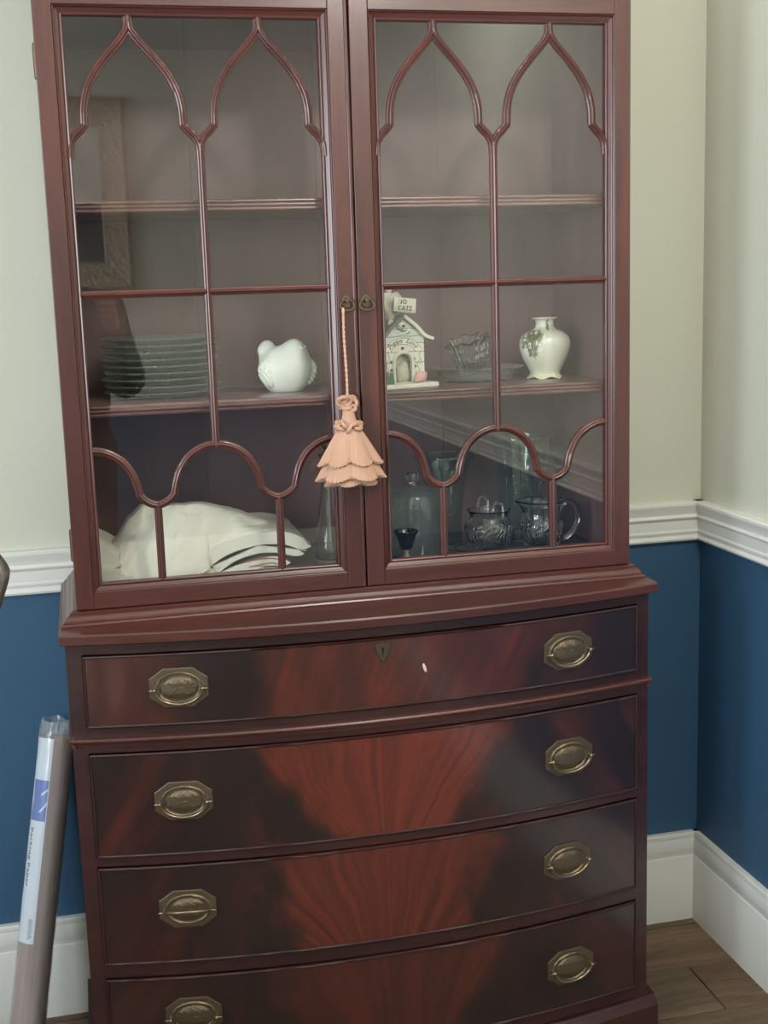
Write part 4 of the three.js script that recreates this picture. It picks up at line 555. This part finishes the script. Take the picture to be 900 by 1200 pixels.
{
  const t = thing('dining_table', 'dark wooden dining table seen only as a reflection in the glass', 'table', [-1.5, 0, 2.32]);
  part('tabletop', new RoundedBoxGeometry(1.15, 0.035, 1.3, 3, 0.01).translate(0, 0.74, 0), M.darkMahogany, t);
  for (const z of [-0.6, 0.6]) part('apron', box(-0.5, 0.5, 0.63, 0.722, z - 0.012, z + 0.012), M.darkMahogany, t);
  for (const x of [-0.5, 0.5]) for (const z of [-0.58, 0.58]) { const l = part('leg', grain(new THREE.CylinderGeometry(0.035, 0.022, 0.722, 16), 1), M.darkMahogany, t); l.position.set(x, 0.361, z); }
}
{ // gilt framed picture on the opposite wall, mirrored in the left door
  const x0 = -0.78, x1 = -0.17, y0 = 1.44, y1 = 2.33, F = 0.135, t = thing('framed_picture', 'gilt framed picture mirrored in the upper left door glass', 'picture', [(x0 + x1) / 2, (y0 + y1) / 2, WALL_F]);
  const w = (x1 - x0) / 2, h = (y1 - y0) / 2, gilt = std({ color: new THREE.Color(0.5, 0.43, 0.29), metalness: 0.3, roughness: 0.5, bumpMap: dataTex(256, 256, (u, v) => { const b = fbm(u * 14, v * 14, 33, 14, 14) * 255; return [b, b, b]; }, false, [4, 4]), bumpScale: 0.02 });
  const pr = [[0, -0.002], [0, -0.03], [0.02, -0.05], [0.05, -0.042], [0.085, -0.03], [0.11, -0.02], [F - 0.01, -0.022], [F, -0.012], [F, -0.002]], cor = (k, o) => [[-w + o, -h + o], [w - o, -h + o], [w - o, h - o], [-w + o, h - o]][k % 4];
  for (let k = 0; k < 4; k++) part('frame', grain(loft([k, k + 1].map((q) => pr.map(([o, z]) => [...cor(q, o), z])), { crease: 0.6 }), k % 2), gilt, t);
  const art = dataTex(256, 384, (u, v) => { const hz = 0.44 + 0.04 * (fbm(u * 5, 1, 77) - 0.5); return v > hz ? [188 + 30 * fbm(u * 4, v * 8, 79), 196 + 24 * fbm(u * 4, v * 8, 79), 196] : [44 + 26 * fbm(u * 9, v * 14, 78), 58 + 22 * fbm(u * 9, v * 14, 78), 80]; });
  const c = new THREE.BoxGeometry(2 * (w - F) + 0.01, 2 * (h - F) + 0.01, 0.006); c.rotateY(Math.PI); c.translate(0, 0, -0.008); part('canvas', c, std({ map: art, roughness: 0.6 }), t);
}
{ // the photographer, mirrored faintly in the left door
  const t = thing('person', 'person in dark clothes holding up a phone, mirrored in the left door glass', 'person', [-0.53, 0, 2.86]);
  const skin = std({ color: 0xb98a70, roughness: 0.6 }), shirt = std({ color: 0x23232b, roughness: 0.9 }), jean = std({ color: 0x1d2230, roughness: 0.9 }), hair = std({ color: 0x2a1e18, roughness: 0.7 }), shoe = std({ color: 0x1a1a1c, roughness: 0.6 });
  // joints; the person faces -z
  const sh = (s) => [s * 0.165, 1.36, 0.0], el = (s) => [s * 0.225, 1.13, -0.13], wr = (s) => [s * 0.075 + (s > 0 ? 0.11 : 0.075), 1.325, -0.345], hip = (s) => [s * 0.085, 0.86, 0], kn = (s) => [s * 0.095, 0.47, -0.01], an = (s) => [s * 0.1, 0.08, 0.03];
  const torso = [capsule([0, 1.3, 0.005], [0, 1.0, 0.0], 0.115, 0.1), capsule([-0.08, 1.3, 0.005], [-0.05, 0.95, 0], 0.105, 0.1), capsule([0.08, 1.3, 0.005], [0.05, 0.95, 0], 0.105, 0.1), capsule([-0.14, 1.36, 0.0], [0.14, 1.36, 0.0], 0.062, 0.062)];
  const arms = [-1, 1].flatMap((s) => [capsule(sh(s), el(s), 0.05, 0.04), capsule(el(s), wr(s), 0.04, 0.027)]), neck = capsule([0, 1.38, 0.0], [0, 1.5, -0.012], 0.056, 0.052), legs = [-1, 1].flatMap((s) => [capsule(hip(s), kn(s), 0.088, 0.058), capsule(kn(s), an(s), 0.056, 0.038)]), feet = [-1, 1].map((s) => capsule([s * 0.1, 0.045, 0.05], [s * 0.115, 0.035, -0.13], 0.042, 0.036));
  const lo = [-0.36, -0.02, -0.45], hi = [0.36, 1.6, 0.3];
  const body = field(union([...torso, ...arms, neck, ...legs, ...feet], 0.05), lo, hi, 0.013);
  const headF = (x, y, z) => { let d = smin(ellipsoid([0, 1.625, 0.0], [0.077, 0.095, 0.094])(x, y, z), ellipsoid([0, 1.57, -0.032], [0.055, 0.068, 0.062])(x, y, z), 0.05); d = smin(d, capsule([0, 1.618, -0.088], [0, 1.583, -0.108], 0.008, 0.013)(x, y, z), 0.014); for (const s of [-1, 1]) { d = smin(d, ellipsoid([s * 0.077, 1.605, 0.008], [0.011, 0.031, 0.019])(x, y, z), 0.006); d = -smin(-d, ellipsoid([s * 0.031, 1.617, -0.1], [0.016, 0.009, 0.012])(x, y, z), 0.012); d = smin(d, ellipsoid([s * 0.031, 1.616, -0.082], [0.0115, 0.0115, 0.0115])(x, y, z), 0.002); } d = smin(d, ellipsoid([0, 1.549, -0.09], [0.023, 0.005, 0.008])(x, y, z), 0.004); d = smin(d, ellipsoid([0, 1.54, -0.088], [0.02, 0.0055, 0.008])(x, y, z), 0.004); return smin(d, neck(x, y, z), 0.03); };
  const head = field(headF, [-0.11, 1.46, -0.13], [0.11, 1.74, 0.12], 0.004);
  const hands = [-1, 1].map((s) => { const [wx, wy, wz] = wr(s), px = s > 0 ? 0.14 : 0.035, e = s; // palms behind the phone's edges, fingers curled round its front
    const P = [wx * 0.5 + (px + e * 0.03) * 0.5, wy + 0.04, wz - 0.03], list = [capsule([wx, wy, wz], [P[0], P[1], P[2]], 0.027, 0.024), capsule([P[0], P[1] - 0.02, P[2]], [P[0], P[1] + 0.03, P[2] - 0.012], 0.022, 0.02)];
    [0.036, 0.016, -0.004, -0.022].forEach((dy, i) => { const l = [0.9, 1, 0.95, 0.78][i]; list.push(capsule([P[0], P[1] + dy, P[2] - 0.015], [P[0] + e * 0.014, P[1] + dy + 0.003, P[2] - 0.038 * l], 0.0095, 0.009), capsule([P[0] + e * 0.014, P[1] + dy + 0.003, P[2] - 0.038 * l], [P[0] - e * 0.004, P[1] + dy + 0.004, P[2] - 0.056 * l], 0.009, 0.0082), capsule([P[0] - e * 0.004, P[1] + dy + 0.004, P[2] - 0.056 * l], [P[0] - e * 0.02, P[1] + dy + 0.004, P[2] - 0.056 * l], 0.0082, 0.0075)); });
    list.push(capsule([P[0] - e * 0.008, P[1] - 0.01, P[2]], [P[0] - e * 0.03, P[1] + 0.02, P[2] - 0.012], 0.012, 0.0095), capsule([P[0] - e * 0.03, P[1] + 0.02, P[2] - 0.012], [P[0] - e * 0.04, P[1] + 0.042, P[2] - 0.014], 0.0092, 0.008));
    return field(union(list, 0.008), [Math.min(wx, P[0]) - 0.05, wy - 0.03, wz - 0.1], [Math.max(wx, P[0]) + 0.05, wy + 0.12, wz + 0.03], 0.0035); });
  part('body', merge([body, head, ...hands]), skin, t);
  const grow = (l, k, r) => { const f = union(l, k); return (x, y, z) => f(x, y, z) - r; };
  const sleeve = [-1, 1].map((s) => capsule(sh(s), [mix(sh(s)[0], el(s)[0], 0.75), mix(1.36, 1.13, 0.75), mix(0, -0.13, 0.75)], 0.052, 0.046)).concat([-1, 1].flatMap((s) => [capsule(sh(s), el(s), 0.05, 0.043), capsule(el(s), el(s).map((v, k) => mix(v, wr(s)[k], 0.86)), 0.043, 0.031)]));
  const shirtF = grow([...torso, ...sleeve], 0.05, 0.012), jeanF = grow([...legs, capsule([-0.06, 0.9, 0], [0.06, 0.9, 0], 0.095, 0.095)], 0.05, 0.01);
  part('shirt', field((x, y, z) => Math.max(shirtF(x, y, z), 0.86 - y, y - 1.435), lo, hi, 0.013), shirt, t); part('trousers', field((x, y, z) => Math.max(jeanF(x, y, z), 0.075 - y, y - 0.98), lo, hi, 0.013), jean, t);
  part('hair', field((x, y, z) => Math.max(smin(ellipsoid([0, 1.64, 0.01], [0.087, 0.098, 0.102])(x, y, z), ellipsoid([0, 1.55, 0.05], [0.08, 0.11, 0.055])(x, y, z), 0.04), -ellipsoid([0, 1.585, -0.1], [0.062, 0.088, 0.075])(x, y, z)), [-0.12, 1.42, -0.13], [0.12, 1.77, 0.14], 0.006), hair, t);
  for (const s of [-1, 1]) part('shoe', field((x, y, z) => Math.max(capsule([s * 0.1, 0.045, 0.05], [s * 0.115, 0.035, -0.14], 0.05, 0.043)(x, y, z), -y), [s * 0.11 - 0.09, -0.01, -0.22], [s * 0.11 + 0.09, 0.11, 0.13], 0.007), shoe, t);
  const ph = thing('phone', 'black phone held up in both hands by the mirrored photographer', 'phone', [-0.4425, 1.362, 2.4345]);
  part('phone_body', new RoundedBoxGeometry(0.076, 0.16, 0.009, 3, 0.004), phys({ color: 0x101114, roughness: 0.3, clearcoat: 0.5 }), ph); part('screen', box(-0.034, 0.034, -0.075, 0.075, 0.0044, 0.005, 0), phys({ color: 0x0a0a0c, roughness: 0.1 }), ph);
  part('lens', new THREE.TorusGeometry(0.006, 0.0014, 8, 20).translate(-0.005, 0.0448, -0.0046), M.darkBrass, ph);
}

renderer.render(scene, camera);
